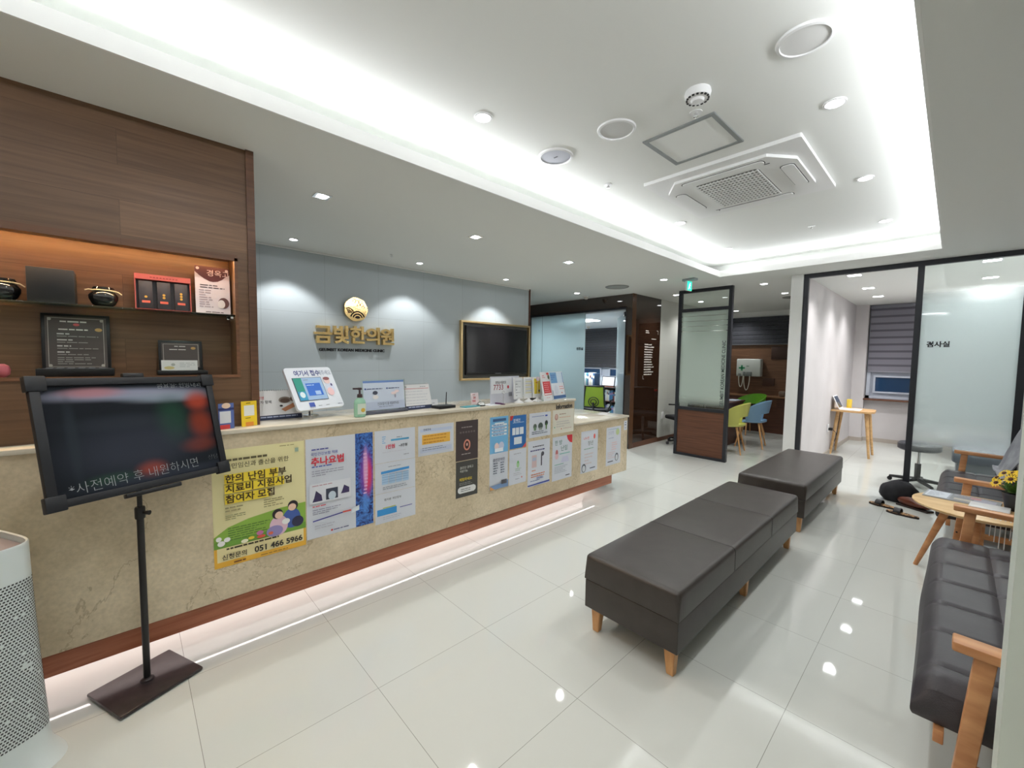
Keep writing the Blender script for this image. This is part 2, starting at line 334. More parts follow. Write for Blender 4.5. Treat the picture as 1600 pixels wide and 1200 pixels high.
def dup(root, loc, label, rz=None):
    r = root.copy(); COL.objects.link(r); r.location = loc
    if rz is not None: r.rotation_euler = (0, 0, rz)
    r['label'] = label
    for ch in root.children:
        c_ = ch.copy(); COL.objects.link(c_); c_.parent = r
        for g in ch.children:
            d_ = g.copy(); COL.objects.link(d_); d_.parent = c_
    return r
def frameX(y, z, x): # sheet facing +X, u to +Y, v up
    return Matrix(((0, 0, 1, x), (1, 0, 0, y), (0, 1, 0, z), (0, 0, 0, 1)))
def frame(origin, yaw, tilt=0, roll=0):
    """plane whose normal points to azimuth yaw and leans back by tilt; u to the viewer's right, v up"""
    n = Vector((math.cos(yaw)*math.cos(tilt), math.sin(yaw)*math.cos(tilt), math.sin(tilt))); u = Vector((-math.sin(yaw), math.cos(yaw), 0)); v = n.cross(u)
    u2 = u*math.cos(roll)+v*math.sin(roll); v2 = -u*math.sin(roll)+v*math.cos(roll)
    m = Matrix((u2, v2, n)).transposed().to_4x4(); m.translation = origin; return m
T = Matrix.Translation
DARK = (40, 40, 46); GREY = (120, 122, 130); RED = (206, 58, 66); BLUE = (44, 96, 170); NAVY = (42, 50, 104)
def draw(mb, ops, z=.0006, dz=.0003):
    """printed marks on a sheet lying in local xy; each later mark sits a hair higher"""
    for op in ops:
        k = op[0]; z += dz
        if k == 'r':
            _, x, y, w_, h, c_ = op; mb.poly([(x, y, z), (x+w_, y, z), (x+w_, y+h, z), (x, y+h, z)], ink(*c_))
        elif k == 'p':
            mb.poly([(x, y, z) for x, y in op[1]], ink(*op[2]))
        elif k == 'e':
            _, x, y, rx, ry, c_ = op; mb.poly([(x+rx*math.cos(i*PI/10), y+ry*math.sin(i*PI/10), z) for i in range(20)], ink(*c_))
        elif k == 't':
            _, x, y, s_, b_, c_ = op[:6]; mb.text(b_, s_, T((x, y, z)), ink(*c_), off=(op[6] if len(op) > 6 else 0)*s_, sx=op[7] if len(op) > 7 else 1)
        elif k == 'l':   # rows of small print
            _, x, y, w_, n, dy, c_ = op; rnd = random.Random(int(x*9999+y*777+n))
            for i in range(n):
                ww = w_*rnd.uniform(.72, 1) if i % 3 != 2 else w_*rnd.uniform(.35, .7); xx = x
                while xx < x+ww-.004:
                    l_ = min(rnd.uniform(.012, .035), x+ww-xx); mb.poly([(xx, y-i*dy, z), (xx+l_, y-i*dy, z), (xx+l_, y-i*dy+dy*.38, z), (xx, y-i*dy+dy*.38, z)], ink(*c_)); xx += l_+.004
def sheet(name, y0, y1, z0, z1, ops, label, cat='poster', base=(214, 218, 226), group=None, x=-2.47, poly=None):
    mb = MB(); w_, h = y1-y0, z1-z0
    if poly: mb.prism(poly, 0, .0006, ink(*base))
    else: mb.b2((0, 0, 0), (w_, h, .0006), ink(*base))
    draw(mb, ops); mb.rec = False
    o = mb.obj(name, M_=frameX(y0, z0, x+.0006)); tag(o, label, cat, group); return o
# ================================================================== SETTING
sbox('floor', (-9, -2.2, -.1), (1.6, 10.6, 0), floor_m)
# lower ceiling with the rectangular opening of the raised coffer
mb = MB()
g_ = .012; mb.b2((-9, -2.2, CL), (HX0-g_, 10.6, CL+.02), ceil_m); mb.b2((HX1+g_, -2.2, CL), (1.6, 10.6, CL+.02), ceil_m)
mb.b2((HX0-g_, -2.2, CL), (HX1+g_, HY0-g_, CL+.02), ceil_m); mb.b2((HX0-g_, HY1+g_, CL), (HX1+g_, 10.6, CL+.02), ceil_m)
struct(mb, 'ceiling')
mb = MB(); mb.b2((HX0-.3, HY0-.3, CU), (HX1+.3, HY1+.3, CU+.05), ceil_m)
for p, q in (((HX0-.3, HY0-.3), (HX0-.27, HY1+.3)), ((HX1+.27, HY0-.3), (HX1+.3, HY1+.3)), ((HX0-.27, HY0-.3), (HX1+.27, HY0-.27)), ((HX0-.27, HY1+.27), (HX1+.27, HY1+.3))):
    mb.b2((*p, CL+.02), (*q, CU), ceil_m)
struct(mb, 'ceiling_raised')
mb = MB(); t_ = .012; zt = CL+.068
for p, q in (((HX0-t_, HY0-t_), (HX0, HY1+t_)), ((HX1, HY0-t_), (HX1+t_, HY1+t_)), ((HX0, HY0-t_), (HX1, HY0)), ((HX0, HY1), (HX1, HY1+t_))):
    mb.b2((*p, CL-.001), (*q, zt), lip_m)
o = mb.obj('trim_1'); o['kind'] = 'structure'
# walls
struct(MB().b2((-4.64, -2.0, 0), (-4.52, 4.55, CL), greywall_m), 'wall_grey_panelled')
struct(MB().b2((-4.66, 4.55, 0), (-4.505, 4.575, CL), deskwood_m), 'trim_2')
sbox('trim_3', (-4.52, .52, CL-.016), (-4.508, 4.55, CL-.002), lip_m)
sbox('wall_back', (-9, -2.2, 0), (1.6, -2.08, CL), white_m)
sbox('wall_right', (.95, -2.08, 0), (1.07, 10.6, CL), white_m)
sbox('wall_left', (-8.3, -2.0, 0), (-8.2, 5.9, CL), white_m)
sbox('wall_return', (.113, 1.40, 0), (.95, 1.50, CL), mat('pale_green_white_paint', srgb(214, 222, 212), .35))
# brown glass clad front of the consultation room
mb = MB(); mb.b2((-8.2, 5.93, 2.30), (-3.55, 6.0, CL), brown_glass_m); mb.b2((-3.66, 5.93, 0), (-3.55, 6.0, 2.30), brown_glass_m)
mb.b2((-8.2, 5.93, 0), (-5.84, 6.0, 2.30), brown_glass_m)
struct(mb, 'wall_brown_glass')
mb = MB(); mb.b2((-3.62, 6.0, .0), (-3.55, 6.85, CL), brown_glass_m)
struct(mb, 'wall_brown_side')
mb = MB(); mb.b2((-3.556, 5.925, 0), (-3.545, 6.87, .085), panel_m); mb.b2((-3.556, 5.925, 0), (-3.543, 6.03, CL), mat('brown_glass_edge', srgb(96, 66, 46), .15)); struct(mb, 'trim_4')
struct(MB().b2((-3.62, 6.85, 0), (-3.55, 9.9, CL), whitetile_m), 'wall_white_tile')
mb = MB(); mb.b2((-3.551, 6.87, 0), (-3.54, 9.5, .07), panel_m); o = mb.obj('baseboard_left'); o['kind'] = 'structure'
sbox('wall_consulting_left', (-7.6, 6.0, 0), (-7.5, 9.2, 2.25), mat('cool_white_paint', (.66, .72, .78), .6))
mb = MB(); cw = mat('cool_white_paint', (.66, .72, .78), .6)
mb.b2((-7.5, 9.1, 0), (-3.62, 9.2, .98), cw); mb.b2((-7.5, 9.1, .98), (-7.3, 9.2, 2.25), cw); mb.b2((-4.3, 9.1, .98), (-3.62, 9.2, 2.25), cw)
struct(mb, 'wall_consulting_back')
sbox('ceiling_consulting', (-7.6, 6.0, 2.25), (-3.62, 9.2, 2.29), mat('cool_white_paint', (.66, .72, .78), .6))
# desk room behind the free standing screen
mb = MB(); mb.b2((-3.62, 9.85, 0), (-1.41, 9.95, CL), white_m); struct(mb, 'wall_far')
sbox('wall_partition', (-1.41, 6.02, 0), (-1.30, 10.6, CL), examwall_m)
sbox('trim_5', (-1.425, 6.0, 0), (-1.30, 6.035, CL), white_m)
# examination room
mb = MB(); mb.b2((-1.30, 9.9, 0), (-1.12, 10.2, CL), examwall_m); mb.b2((-1.12, 10.06, 0), (.05, 10.2, .79), examwall_m)
mb.b2((-1.12, 10.06, 2.45), (.05, 10.2, CL), examwall_m); mb.b2((.05, 9.0, 0), (.95, 10.2, CL), examwall_m)
struct(mb, 'wall_examination')
mb = MB(); bm_ = mat('beige_skirting', srgb(176, 166, 156), .5)
mb.b2((-1.30, 6.1, 0), (-1.288, 9.9, .07), bm_); mb.b2((-1.30, 9.888, 0), (-1.108, 9.9, .07), bm_); mb.b2((-1.12, 9.9, 0), (-1.108, 10.06, .07), bm_); mb.b2((-1.12, 10.048, 0), (.05, 10.06, .07), bm_)
o = mb.obj('baseboard_examination'); o['kind'] = 'structure'
sbox('wall_far_right', (.445, 6.0, 0), (.95, 6.08, CL), white_m)
sbox('wall_end', (-9, 10.5, 0), (1.6, 10.6, CL), white_m)

def window(name, x0, x1, z0, z1, y, frame_mat, panes, sill=None):
    """window set in a wall facing -Y; panes = (x0, x1, z0, z1)"""
    t = bpy.data.objects.new(name, None); COL.objects.link(t); t['kind'] = 'structure'
    mb = MB(); f = .05
    mb.b2((x0, y, z0), (x1, y+.06, z0+f), frame_mat); mb.b2((x0, y, z1-f), (x1, y+.06, z1), frame_mat)
    mb.b2((x0, y, z0), (x0+f, y+.06, z1), frame_mat); mb.b2((x1-f, y, z0), (x1, y+.06, z1), frame_mat)
    for a_ in panes:
        mb.b2((a_[0]-.03, y-.012, a_[2]-.03), (a_[1]+.03, y+.05, a_[2]), frame_mat); mb.b2((a_[0]-.03, y-.012, a_[3]), (a_[1]+.03, y+.05, a_[3]+.03), frame_mat)
        mb.b2((a_[0]-.03, y-.012, a_[2]), (a_[0], y+.05, a_[3]), frame_mat); mb.b2((a_[1], y-.012, a_[2]), (a_[1]+.03, y+.05, a_[3]), frame_mat)
    mb.b2((x0+f, y+.045, z0+f), (x1-f, y+.06, z1-f), frame_mat); mb.obj('window_frame', t)
    mb = MB()
    for a_ in panes: mb.b2((a_[0], y+.02, a_[2]), (a_[1], y+.026, a_[3]), mat('night_window_pane', srgb(24, 60, 96), .05))
    mb.obj('window_pane', t)
    if sill: MB().b2((x0-.02, y-.16, z0-.03), (x1+.02, y+.04, z0), sill, .004).obj('window_sill', t)
    return t
wf = mat('white_window_frame', srgb(190, 196, 208), .4)
window('window_1', -1.11, .04, .80, 2.44, 10.06, wf, [(-.985, -.50, .93, 1.19), (-.42, -.05, .93, 1.19)], panel_m)
MB().b2((-.80, 10.03, .90), (-.70, 10.048, .915), wf, .004).obj('window_handle', bpy.data.objects['window_1'])
window('window_2', -7.3, -4.3, .98, 2.25, 9.1, wf, [(-6.95, -6.35, 1.03, 1.2), (-6.05, -5.62, 1.03, 1.2), (-5.45, -5.05, 1.03, 1.2)])

# ================================================================== GLASS FRONTS AND SCREENS
def rail_frame(mb, x0, x1, z0, z1, y0, y1, w_, m, bars=(), posts=()):
    mb.b2((x0, y0, z0), (x0+w_, y1, z1), m); mb.b2((x1-w_, y0, z0), (x1, y1, z1), m); mb.b2((x0+w_, y0, z1-w_), (x1-w_, y1, z1), m)
    for z in bars: mb.b2((x0+w_, y0, z-w_/2), (x1-w_, y1, z+w_/2), m)
    for x in posts: mb.b2((x-w_/2, y0, z0), (x+w_/2, y1, z1-w_), m)
# examination room front
t = thing('glass_partition', 'dark framed glass front of the examination room with an open doorway', 'partition', (0, 6.02, 0))
mb = MB(); rail_frame(mb, -1.30, .445, 0, CL, 0, .05, .05, frame_m, posts=(-.29,)); mb.b2((-.265, 0, 0), (.395, .05, .03), frame_m); mb.obj('frame', t)
MB().b2((-.265, .022, .03), (.395, .028, 2.455), frosted('frosted_film_exam', srgb(240, 249, 249), clear=(.52, 2.22, .35, .18), rough=.3, dens=.82)).obj('pane', t)
mb = MB(); mb.text('검사실', .062, Matrix(((1, 0, 0, -.215), (0, 0, 1, .018), (0, 1, 0, 1.625), (0, 0, 0, 1))) @ Matrix.Diagonal((1, 1, -1, 1)), ink(*DARK), off=.002); o = mb.obj('lettering', t); o['label'] = 'small dark Korean room name on the glass'
# free standing screen
t = thing('glass_screen', 'narrow free standing screen of frosted glass over a walnut panel', 'screen', (-2.93, 6.22, 0))
mb = MB(); rail_frame(mb, 0, .765, 0, CL, -.02, .04, .045, frame_m, bars=(.725, 2.20)); mb.b2((.045, -.02, 0), (.72, .04, .04), frame_m); mb.obj('frame', t)
MB().b2((.045, -.008, .04), (.72, .028, .7025), panel_m).obj('lower_panel', t)
MB().b2((.045, .007, .7475), (.72, .013, 2.1775), frosted('frosted_film_screen', srgb(232, 244, 236), clear=(.76, 3, .16, .1), lines=((2.11, .004), (2.035, .004), (1.96, .004), (1.885, .004)), rough=.28, dens=.8)).obj('frosted_pane', t)
MB().b2((.045, .007, 2.2225), (.72, .013, 2.46), clear_m).obj('clear_pane', t)
mb = MB(); mb.text('GEUMBIT KOREAN MEDICINE CLINIC', .066, Matrix(((0, -1, 0, .695), (0, 0, 1, .004), (1, 0, 0, .79), (0, 0, 0, 1))), ink(70, 84, 80), off=.0008, sx=.86); o = mb.obj('lettering', t); o['label'] = 'clinic name running upward in thin grey letters'
# sliding glass front of the consultation room
t = thing('glass_door', 'pale aqua frosted glass door panel closing the consultation room beside the television wall', 'door', (-5.84, 5.97, 0))
MB().b2((0, 0, .01), (1.33, .012, 2.27), aqua_m).obj('pane', t)
mb = MB(); mb.b2((0, -.03, 2.27), (2.18, .03, 2.30), frame_m); mb.b2((2.155, -.03, 0), (2.18, .03, 2.27), frame_m); mb.obj('frame', t)
MB().b2((.30, -.004, .01), (.304, -.001, 2.27), ink(90, 120, 124)).obj('joint', t)
mb = MB(); mb.text('원장실', .055, Matrix(((1, 0, 0, 1.15), (0, 0, 1, -.006), (0, 1, 0, 1.615), (0, 0, 0, 1))), ink(*DARK), off=.002); o = mb.obj('lettering', t)
t = thing('open_glass_door', 'aqua glass door leaf swung open against the brown glass corner', 'door', (-3.70, 6.02, 0), .72)
MB().b2((-.012, 0, .01), (0, .98, 2.22), aqua_m).obj('leaf', t)
MB().b2((-.05, 0, 2.16), (.03, .08, 2.235), frame_m, .006).obj('hinge', t)
# lettering on the brown side panel
t = thing('wall_lettering', 'block of small white lettering on the dark brown glass panel', 'lettering', (-3.549, 6.33, 0)); lw = ink(226, 222, 214)
rnd = random.Random(3)
for k in range(13):
    z = 1.70-k*.042; x = 0; e = rnd.uniform(.20, .32); mb = MB()
    while x < e:
        l_ = rnd.uniform(.015, .03); mb.b2((0, x, z), (.001, x+l_+.0045, z+.020 if rnd.random() < .6 else z+.014), lw); x += l_+.004
    mb.obj('text_row', t)
for y, z, l_ in ((.02, 1.93, .10), (.02, 1.90, .12), (.22, 1.80, .16)): MB().b2((0, y, z), (.001, y+l_, z+.012), lw).obj('text_row', t)
MB().prism([(.39, 1.95), (.44, 1.95), (.44, 1.89), (.445, 1.89), (.445, 1.955), (.39, 1.955)], 0, .001, lw, frameX(0, 0, 0)).obj('corner_mark', t)
MB().prism([(-.03, 1.13), (.01, 1.13), (.01, 1.135), (-.025, 1.135), (-.025, 1.19), (-.03, 1.19)], 0, .001, lw, frameX(0, 0, 0)).obj('corner_mark', t)

# ================================================================== RECEPTION COUNTER
CX = -2.47; ZT = 1.072
t = thing('reception_counter', 'long cream marble reception counter with a reddish wood foot band and glowing base', 'counter', (0, 0, 0))
mb = MB(); mb.b2((CX-.04, -1.6, .205), (CX, 3.13, ZT-.022), marble_m); mb.b2((CX-.04, 3.13, .205), (CX, 4.09, .808), marble_m); mb.b2((-3.6, 4.05, .205), (CX-.04, 4.09, .808), marble_m)
mb.b2((-3.0, 3.10, .83), (CX-.04, 3.13, ZT-.022), marble_m); mb.obj('marble_front', t)
MB().b2((-2.93, -1.6, ZT-.022), (CX+.012, 3.14, ZT), slab_m, .003).obj('upper_top', t)
MB().b2((-3.6, 3.14, .808), (CX+.012, 4.10, .83), slab_m, .003).obj('lower_top', t)
mb = MB(); mb.b2((CX-.045, -1.6, .108), (CX-.012, 3.82, .205), fascia_m); mb.b2((-3.6, 3.79, .108), (CX-.045, 3.82, .205), fascia_m); mb.obj('wood_band', t)
mb = MB(); mb.b2((-2.90, -1.6, 0), (-2.70, 3.6, .205), mat('pale_kickboard', (.75, .7, .68), .5)); mb.b2((-3.5, 3.5, 0), (-2.90, 3.6, .205), mat('pale_kickboard', (.75, .7, .68), .5)); mb.obj('kickboard', t)
mb = MB(); mb.b2((-2.90, -1.6, .205), (CX-.04, 3.10, .225), white_m); mb.b2((-2.93, -1.6, .225), (-2.90, 3.10, ZT-.022), white_m); mb.b2((-3.6, 3.10, .205), (-2.52, 4.05, .225), white_m); mb.obj('carcass', t)
mb = MB(); mb.text('Information', .058, frameX(2.862, .990, CX+.0006), ink(24, 24, 26), ext=.0005, off=.0022, sx=.86); mb.obj('lettering', t)
def spine_print():
    m = mat('spine_print', (.05, .06, .3), .45); nt = m.node_tree; L = nt.links; p = nt.nodes['Principled BSDF']; tc = N(nt, 'ShaderNodeTexCoord')
    n1 = N(nt, 'ShaderNodeTexNoise'); n1.inputs['Scale'].default_value = 28; n1.inputs['Detail'].default_value = 5; n1.inputs['Distortion'].default_value = 2; L.new(tc.outputs['Object'], n1.inputs['Vector'])
    r1 = N(nt, 'ShaderNodeValToRGB'); e = r1.color_ramp.elements; e[0].position = .35; e[0].color = (*srgb(28, 26, 92), 1); e[1].position = .68; e[1].color = (*srgb(80, 140, 222), 1); L.new(n1.outputs[0], r1.inputs[0]); prev = r1.outputs[0]
    for cx, cy, sx, sy, c_, st in ((.352, .33, .060, .21, (130, 60, 170), .95), (.362, .31, .036, .16, (226, 60, 90), .9), (.346, .36, .022, .17, (236, 176, 220), .9), (.345, .14, .03, .09, (90, 150, 226), .7)):
        mp = N(nt, 'ShaderNodeMapping', vector_type='TEXTURE'); mp.inputs['Location'].default_value = (cx, cy, 0); mp.inputs['Scale'].default_value = (sx, sy, 1); L.new(tc.outputs['Object'], mp.inputs[0])
        g = N(nt, 'ShaderNodeTexGradient', gradient_type='SPHERICAL'); L.new(mp.outputs[0], g.inputs[0]); mr = N(nt, 'ShaderNodeMapRange', interpolation_type='SMOOTHSTEP'); mr.inputs[2].default_value = .7; mr.inputs[4].default_value = st; L.new(g.outputs[0], mr.inputs[0])
        mx = N(nt, 'ShaderNodeMix', data_type='RGBA'); L.new(mr.outputs[0], mx.inputs[0]); L.new(prev, mx.inputs[6]); mx.inputs[7].default_value = (*srgb(*c_), 1); prev = mx.outputs[2]
    L.new(prev, p.inputs['Base Color'])
_mc['ink_44_52_140'] = None; del _mc['ink_44_52_140']; spine_print(); _mc['ink_44_52_140'] = _mc['spine_print']
# ------------------------------------------------------------------ posters on the counter front
YG = 'posters taped to the counter front'
w_, h = .427, .600
sheet('poster', .289, .716, .374, .974, [
    ('r', 0, 0, w_, .10, (236, 180, 60)), ('r', .012, .028, w_-.024, .078, (240, 226, 170)),
    ('p', [(0, .10), (w_, .10), (w_, .25), (.30, .245), (.15, .225), (.06, .20), (0, .16)], (140, 180, 70)), ('r', 0, .10, w_, .035, (116, 164, 62)),
    ('l', .06, .190, .20, 6, .012, (84, 120, 50)),
    ('e', .355, .175, .045, .055, (70, 98, 170)), ('e', .362, .245, .026, .028, (40, 34, 40)), ('e', .358, .236, .020, .020, (238, 200, 176)), ('e', .385, .15, .03, .03, (50, 50, 80)),
    ('e', .29, .15, .045, .055, (226, 190, 204)), ('e', .285, .215, .026, .028, (44, 36, 40)), ('e', .292, .207, .020, .020, (240, 204, 180)), ('e', .27, .125, .04, .03, (150, 140, 190)), ('e', .325, .165, .02, .016, (240, 240, 236)),
    ('e', .20, .135, .016, .012, (206, 120, 170)), ('e', .205, .115, .02, .008, (222, 90, 70)), ('e', .03, .125, .016, .014, (246, 246, 240)), ('e', .055, .14, .014, .012, (246, 246, 240)), ('e', .02, .15, .012, .012, (246, 246, 240)), ('e', .13, .112, .016, .010, (250, 246, 214)), ('e', .16, .12, .014, .008, (240, 210, 70)), ('e', .25, .12, .012, .008, (226, 110, 80)),
    ('r', .05, .425, .24, .048, (244, 216, 60)), ('r', .05, .375, .27, .046, (244, 216, 60)), ('r', .05, .322, .20, .046, (244, 216, 60)),
    ('t', .052, .503, .030, '국민임신과 출산을 위한', (88, 78, 50), .01), ('l', .06, .54, .24, 1, .03, (96, 88, 60)),
    ('t', .052, .433, .046, '한의 난임 부부', (62, 44, 20), .022), ('t', .052, .383, .046, '치료비 지원사업', (62, 44, 20), .022), ('t', .052, .330, .046, '참여자 모집', (62, 44, 20), .022),
    ('l', .05, .30, .09, 2, .016, (150, 140, 100)), ('l', .22, .305, .11, 4, .012, (150, 140, 100)), ('l', .05, .262, .10, 3, .010, (130, 130, 90)), ('l', .30, .585, .08, 1, .01, (150, 140, 90)),
    ('r', .375, .545, .018, .022, (150, 170, 150)), ('l', .05, .089, .32, 1, .022, (60, 52, 30)),
    ('t', .03, .042, .030, '신청문의', (60, 50, 30), .02), ('t', .172, .040, .042, '051 466 5966', (40, 36, 30), .03), ('l', .08, .014, .07, 1, .02, (120, 70, 20)), ('l', .2, .014, .15, 1, .012, (150, 110, 40))],
    'large pale yellow poster with black Korean headlines and a couple on grass', base=(232, 222, 168), group=YG)
w_ = .394
sheet('poster', .722, 1.117, .395, .977, [
    ('r', .282, 0, .112, .582, (44, 52, 140)), *[('r', .338+.004*math.sin(i*.5)-.001*abs(i-7), .20+i*.0225, .020, .008, (236, 190, 222)) for i in range(12)],
    ('l', .03, .515, .10, 1, .018, (80, 80, 160)), ('t', .025, .485, .020, '국민건강보험 적용', (70, 80, 160), .01), ('t', .025, .43, .052, '추나요법', (214, 54, 70), .03), ('l', .03, .415, .15, 1, .020, (90, 110, 180)),
    ('l', .03, .39, .20, 3, .013, (160, 160, 176)), ('r', .015, .205, .235, .115, (226, 228, 234)), ('l', .03, .305, .12, 1, .014, (190, 150, 160)),
    ('p', [(.03, .215), (.085, .215), (.08, .25), (.05, .28), (.04, .24)], (60, 50, 90)), ('r', .105, .215, .068, .065, (60, 66, 84)), ('e', .14, .235, .022, .026, (200, 214, 226)), ('p', [(.19, .235), (.24, .235), (.24, .265), (.21, .285), (.2, .255)], (66, 56, 96)),
    ('l', .03, .185, .09, 1, .016, (214, 90, 100)), ('l', .03, .165, .16, 3, .012, (150, 150, 170)), ('p', [(.03, .10), (.20, .115), (.20, .122), (.03, .107)], (70, 70, 150)), ('r', .20, .115, .05, .010, (220, 90, 80)), ('p', [(.25, .10), (.30, .11), (.30, .14), (.26, .13)], (230, 240, 246)),
    ('l', .04, .07, .12, 2, .015, (190, 190, 200)), ('e', .135, .028, .006, .006, (206, 60, 60)), ('l', .145, .025, .09, 1, .014, (70, 70, 120))],
    'white poster with red Korean title and a glowing purple spine photograph', group=YG)
sheet('poster', 1.128, 1.414, .768, .978, [('l', .05, .165, .03, 4, .013, (120, 180, 220)), ('r', .11, .135, .13, .012, (90, 170, 214)), ('l', .15, .155, .05, 1, .01, (110, 110, 120)), ('t', .07, .09, .030, '1만원', (220, 80, 100), .03), ('t', .165, .092, .022, '~3만원', (60, 60, 70), .02), ('l', .05, .065, .19, 1, .008, (200, 200, 208)), ('l', .20, .035, .05, 1, .01, (140, 140, 150))], 'white price sheet with pink figures and pale blue print, uppermost of its column', 'sheet', group=YG)
sheet('poster', 1.129, 1.415, .570, .766, [('l', .09, .165, .10, 1, .010, (150, 150, 160)), ('p', [(.04, .125), (.24, .132), (.24, .148), (.04, .142)], (70, 150, 214)), *[('r', .045+i*.049, .055, .044, .066, (176, 206, 232)) for i in range(4)], *[('r', .048, .070+i*.016, .185, .002, (120, 150, 190)) for i in range(4)], ('l', .05, .035, .18, 2, .012, (150, 154, 166))], 'white sheet with a small blue table, middle of three stacked sheets', 'sheet', group=YG)
sheet('poster', 1.130, 1.416, .372, .568, [('t', .06, .145, .018, '환자분 개인정보', (60, 60, 66), .01), ('r', .012, .052, .135, .042, (58, 148, 214)), ('r', .05, .096, .09, .006, (180, 190, 90)), ('r', .17, .078, .09, .005, (90, 90, 160)), ('l', .05, .035, .15, 2, .012, (190, 194, 206))], 'white sheet with a solid blue bar, lowest of three stacked sheets', 'sheet', group=YG)
sheet('poster', 1.438, 1.730, .768, .978, [('r', .015, .165, .26, .02, (196, 208, 230)), ('t', .04, .175, .016, '진료안내', (60, 60, 90), .02), ('r', .03, .078, .23, .068, (240, 188, 84)), *[('l', .04, .13-i*.022, .21, 1, .02, (206, 140, 50)) for i in range(3)], ('r', .015, .02, .26, .035, (200, 208, 226)), ('l', .03, .05, .2, 2, .014, (140, 150, 170))], 'white landscape notice with an orange band of print', 'sheet', group=YG)
sheet('poster', 1.750, 1.956, .682, .980, [('l', .05, .245, .11, 1, .02, (150, 140, 136)), *[('r', .035+i*.025, .205, .016, .014, (110, 100, 98)) for i in range(6)], ('e', .10, .115, .032, .042, (214, 140, 120)), ('e', .10, .115, .020, .030, (66, 46, 44)), ('e', .10, .118, .008, .012, (214, 176, 160)), ('l', .05, .045, .11, 1, .016, (170, 160, 156))], 'dark plum poster with a small copper ring emblem', base=(72, 62, 62), group=YG)
sheet('poster', 1.752, 1.955, .403, .676, [('t', .035, .215, .022, '공진단 경옥고', (206, 206, 200), .01), ('t', .035, .19, .020, '처방가능', (206, 206, 200), .01), ('t', .03, .125, .026, '체험하세요', (226, 196, 60), .015), ('l', .03, .105, .12, 2, .012, (150, 150, 150)), ('p', [(.035, .03), (.165, .03), (.182, .04), (.186, .055), (.182, .07), (.165, .08), (.035, .08), (.02, .07), (.016, .055), (.02, .04)], (226, 226, 224)), ('l', .045, .058, .11, 2, .014, (110, 110, 110))], 'dark grey poster with yellow words and a white rounded button', base=(74, 74, 70), group=YG)
sheet('poster', 2.075, 2.271, .398, .982, [('r', 0, .29, .196, .294, (120, 184, 226)), ('r', .03, .545, .14, .022, (70, 104, 150)), ('r', .05, .525, .10, .010, (240, 246, 250)), *[('r', .018, .43+i*.026, .16, .016, (238, 242, 246)) for i in range(4)], *[('l', .03, .435+i*.026, .13, 1, .02, (100, 140, 190)) for i in range(4)], ('e', .07, .345, .024, .03, (236, 210, 206)), ('e', .12, .345, .028, .034, (206, 210, 230)), ('r', .05, .30, .09, .03, (236, 240, 246)), ('t', .03, .225, .028, '공진단이란', (70, 70, 100), .01), *[('l', .035, .205-i*.02, .05, 1, .02, (90, 100, 120)) for i in range(5)], *[('l', .11, .205-i*.02, .05, 1, .02, (90, 100, 120)) for i in range(5)], ('p', [(0, 0), (.196, 0), (.196, .06), (.14, .04), (.07, .035), (0, .03)], (120, 150, 190)), ('r', .12, .03, .06, .035, (90, 90, 96)), ('p', [(0, 0), (.05, 0), (0, .03)], (226, 160, 90))], 'tall narrow poster, sky blue above and white below', group=YG)
sheet('poster', 2.291, 2.479, .697, .974, [('p', [(0, .277), (.04, .277), (.02, .24), (0, .24)], (200, 60, 60)), ('t', .035, .225, .030, '장애인', (236, 240, 246), .01), ('r', .03, .215, .13, .004, (200, 220, 240)), ('r', .025, .115, .035, .06, (232, 238, 244)), ('r', .065, .115, .038, .06, (232, 238, 244)), ('r', .11, .115, .045, .06, (232, 238, 244)), ('r', .045, .035, .09, .06, (232, 238, 244)), ('p', [(.188, 0), (.14, 0), (.188, .04)], (214, 90, 90))], 'small deep blue poster with white boxes', base=(52, 112, 178), group=YG)
sheet('poster', 2.287, 2.485, .393, .688, [('l', .05, .255, .10, 1, .015, (170, 170, 176)), ('e', .10, .165, .016, .03, (170, 214, 160)), ('e', .10, .185, .008, .012, (110, 190, 110)), ('l', .07, .125, .07, 2, .014, (150, 180, 150)), ('l', .05, .09, .10, 2, .015, (190, 190, 196)), ('e', .145, .05, .006, .008, (206, 100, 80)), ('l', .07, .04, .05, 1, .01, (120, 120, 130))], 'white sheet with a faint pale green figure below the deep blue poster', 'sheet', group=YG)
sheet('poster', 2.517, 2.790, .762, .976, [('l', .03, .18, .21, 1, .014, (120, 130, 180)), ('r', .20, .175, .03, .014, (60, 90, 180)), ('e', .07, .095, .022, .024, (90, 100, 90)), ('r', .055, .06, .03, .03, (110, 140, 110)), ('e', .14, .095, .030, .030, (76, 90, 82)), ('r', .12, .06, .04, .02, (150, 160, 150)), ('e', .215, .115, .020, .024, (50, 60, 56)), ('r', .208, .06, .014, .05, (80, 130, 60)), ('l', .03, .045, .21, 2, .016, (90, 100, 120))], 'white landscape sheet showing three small dark round figures', 'sheet', group=YG)
sheet('poster', 2.505, 2.786, .330, .733, [('l', .06, .345, .17, 1, .022, (50, 50, 60)), ('l', .03, .31, .22, 1, .028, (60, 60, 120)), ('r', .05, .165, .06, .11, (214, 190, 190)), ('r', .055, .225, .05, .03, (180, 190, 210)), ('r', .165, .17, .014, .10, (70, 70, 80)), ('e', .185, .275, .020, .020, (80, 80, 90)), ('l', .05, .135, .06, 1, .02, (214, 130, 70)), ('l', .04, .10, .18, 2, .02, (214, 120, 70)), ('t', .11, .055, .024, '원하세요', (70, 100, 170), .01), ('l', .03, .045, .15, 1, .014, (90, 100, 150)), ('p', [(0, .008), (.281, .008), (.281, .024), (0, .018)], (70, 84, 160))], 'white poster of a pink and a dark medical device with a blue foot line', group=YG)
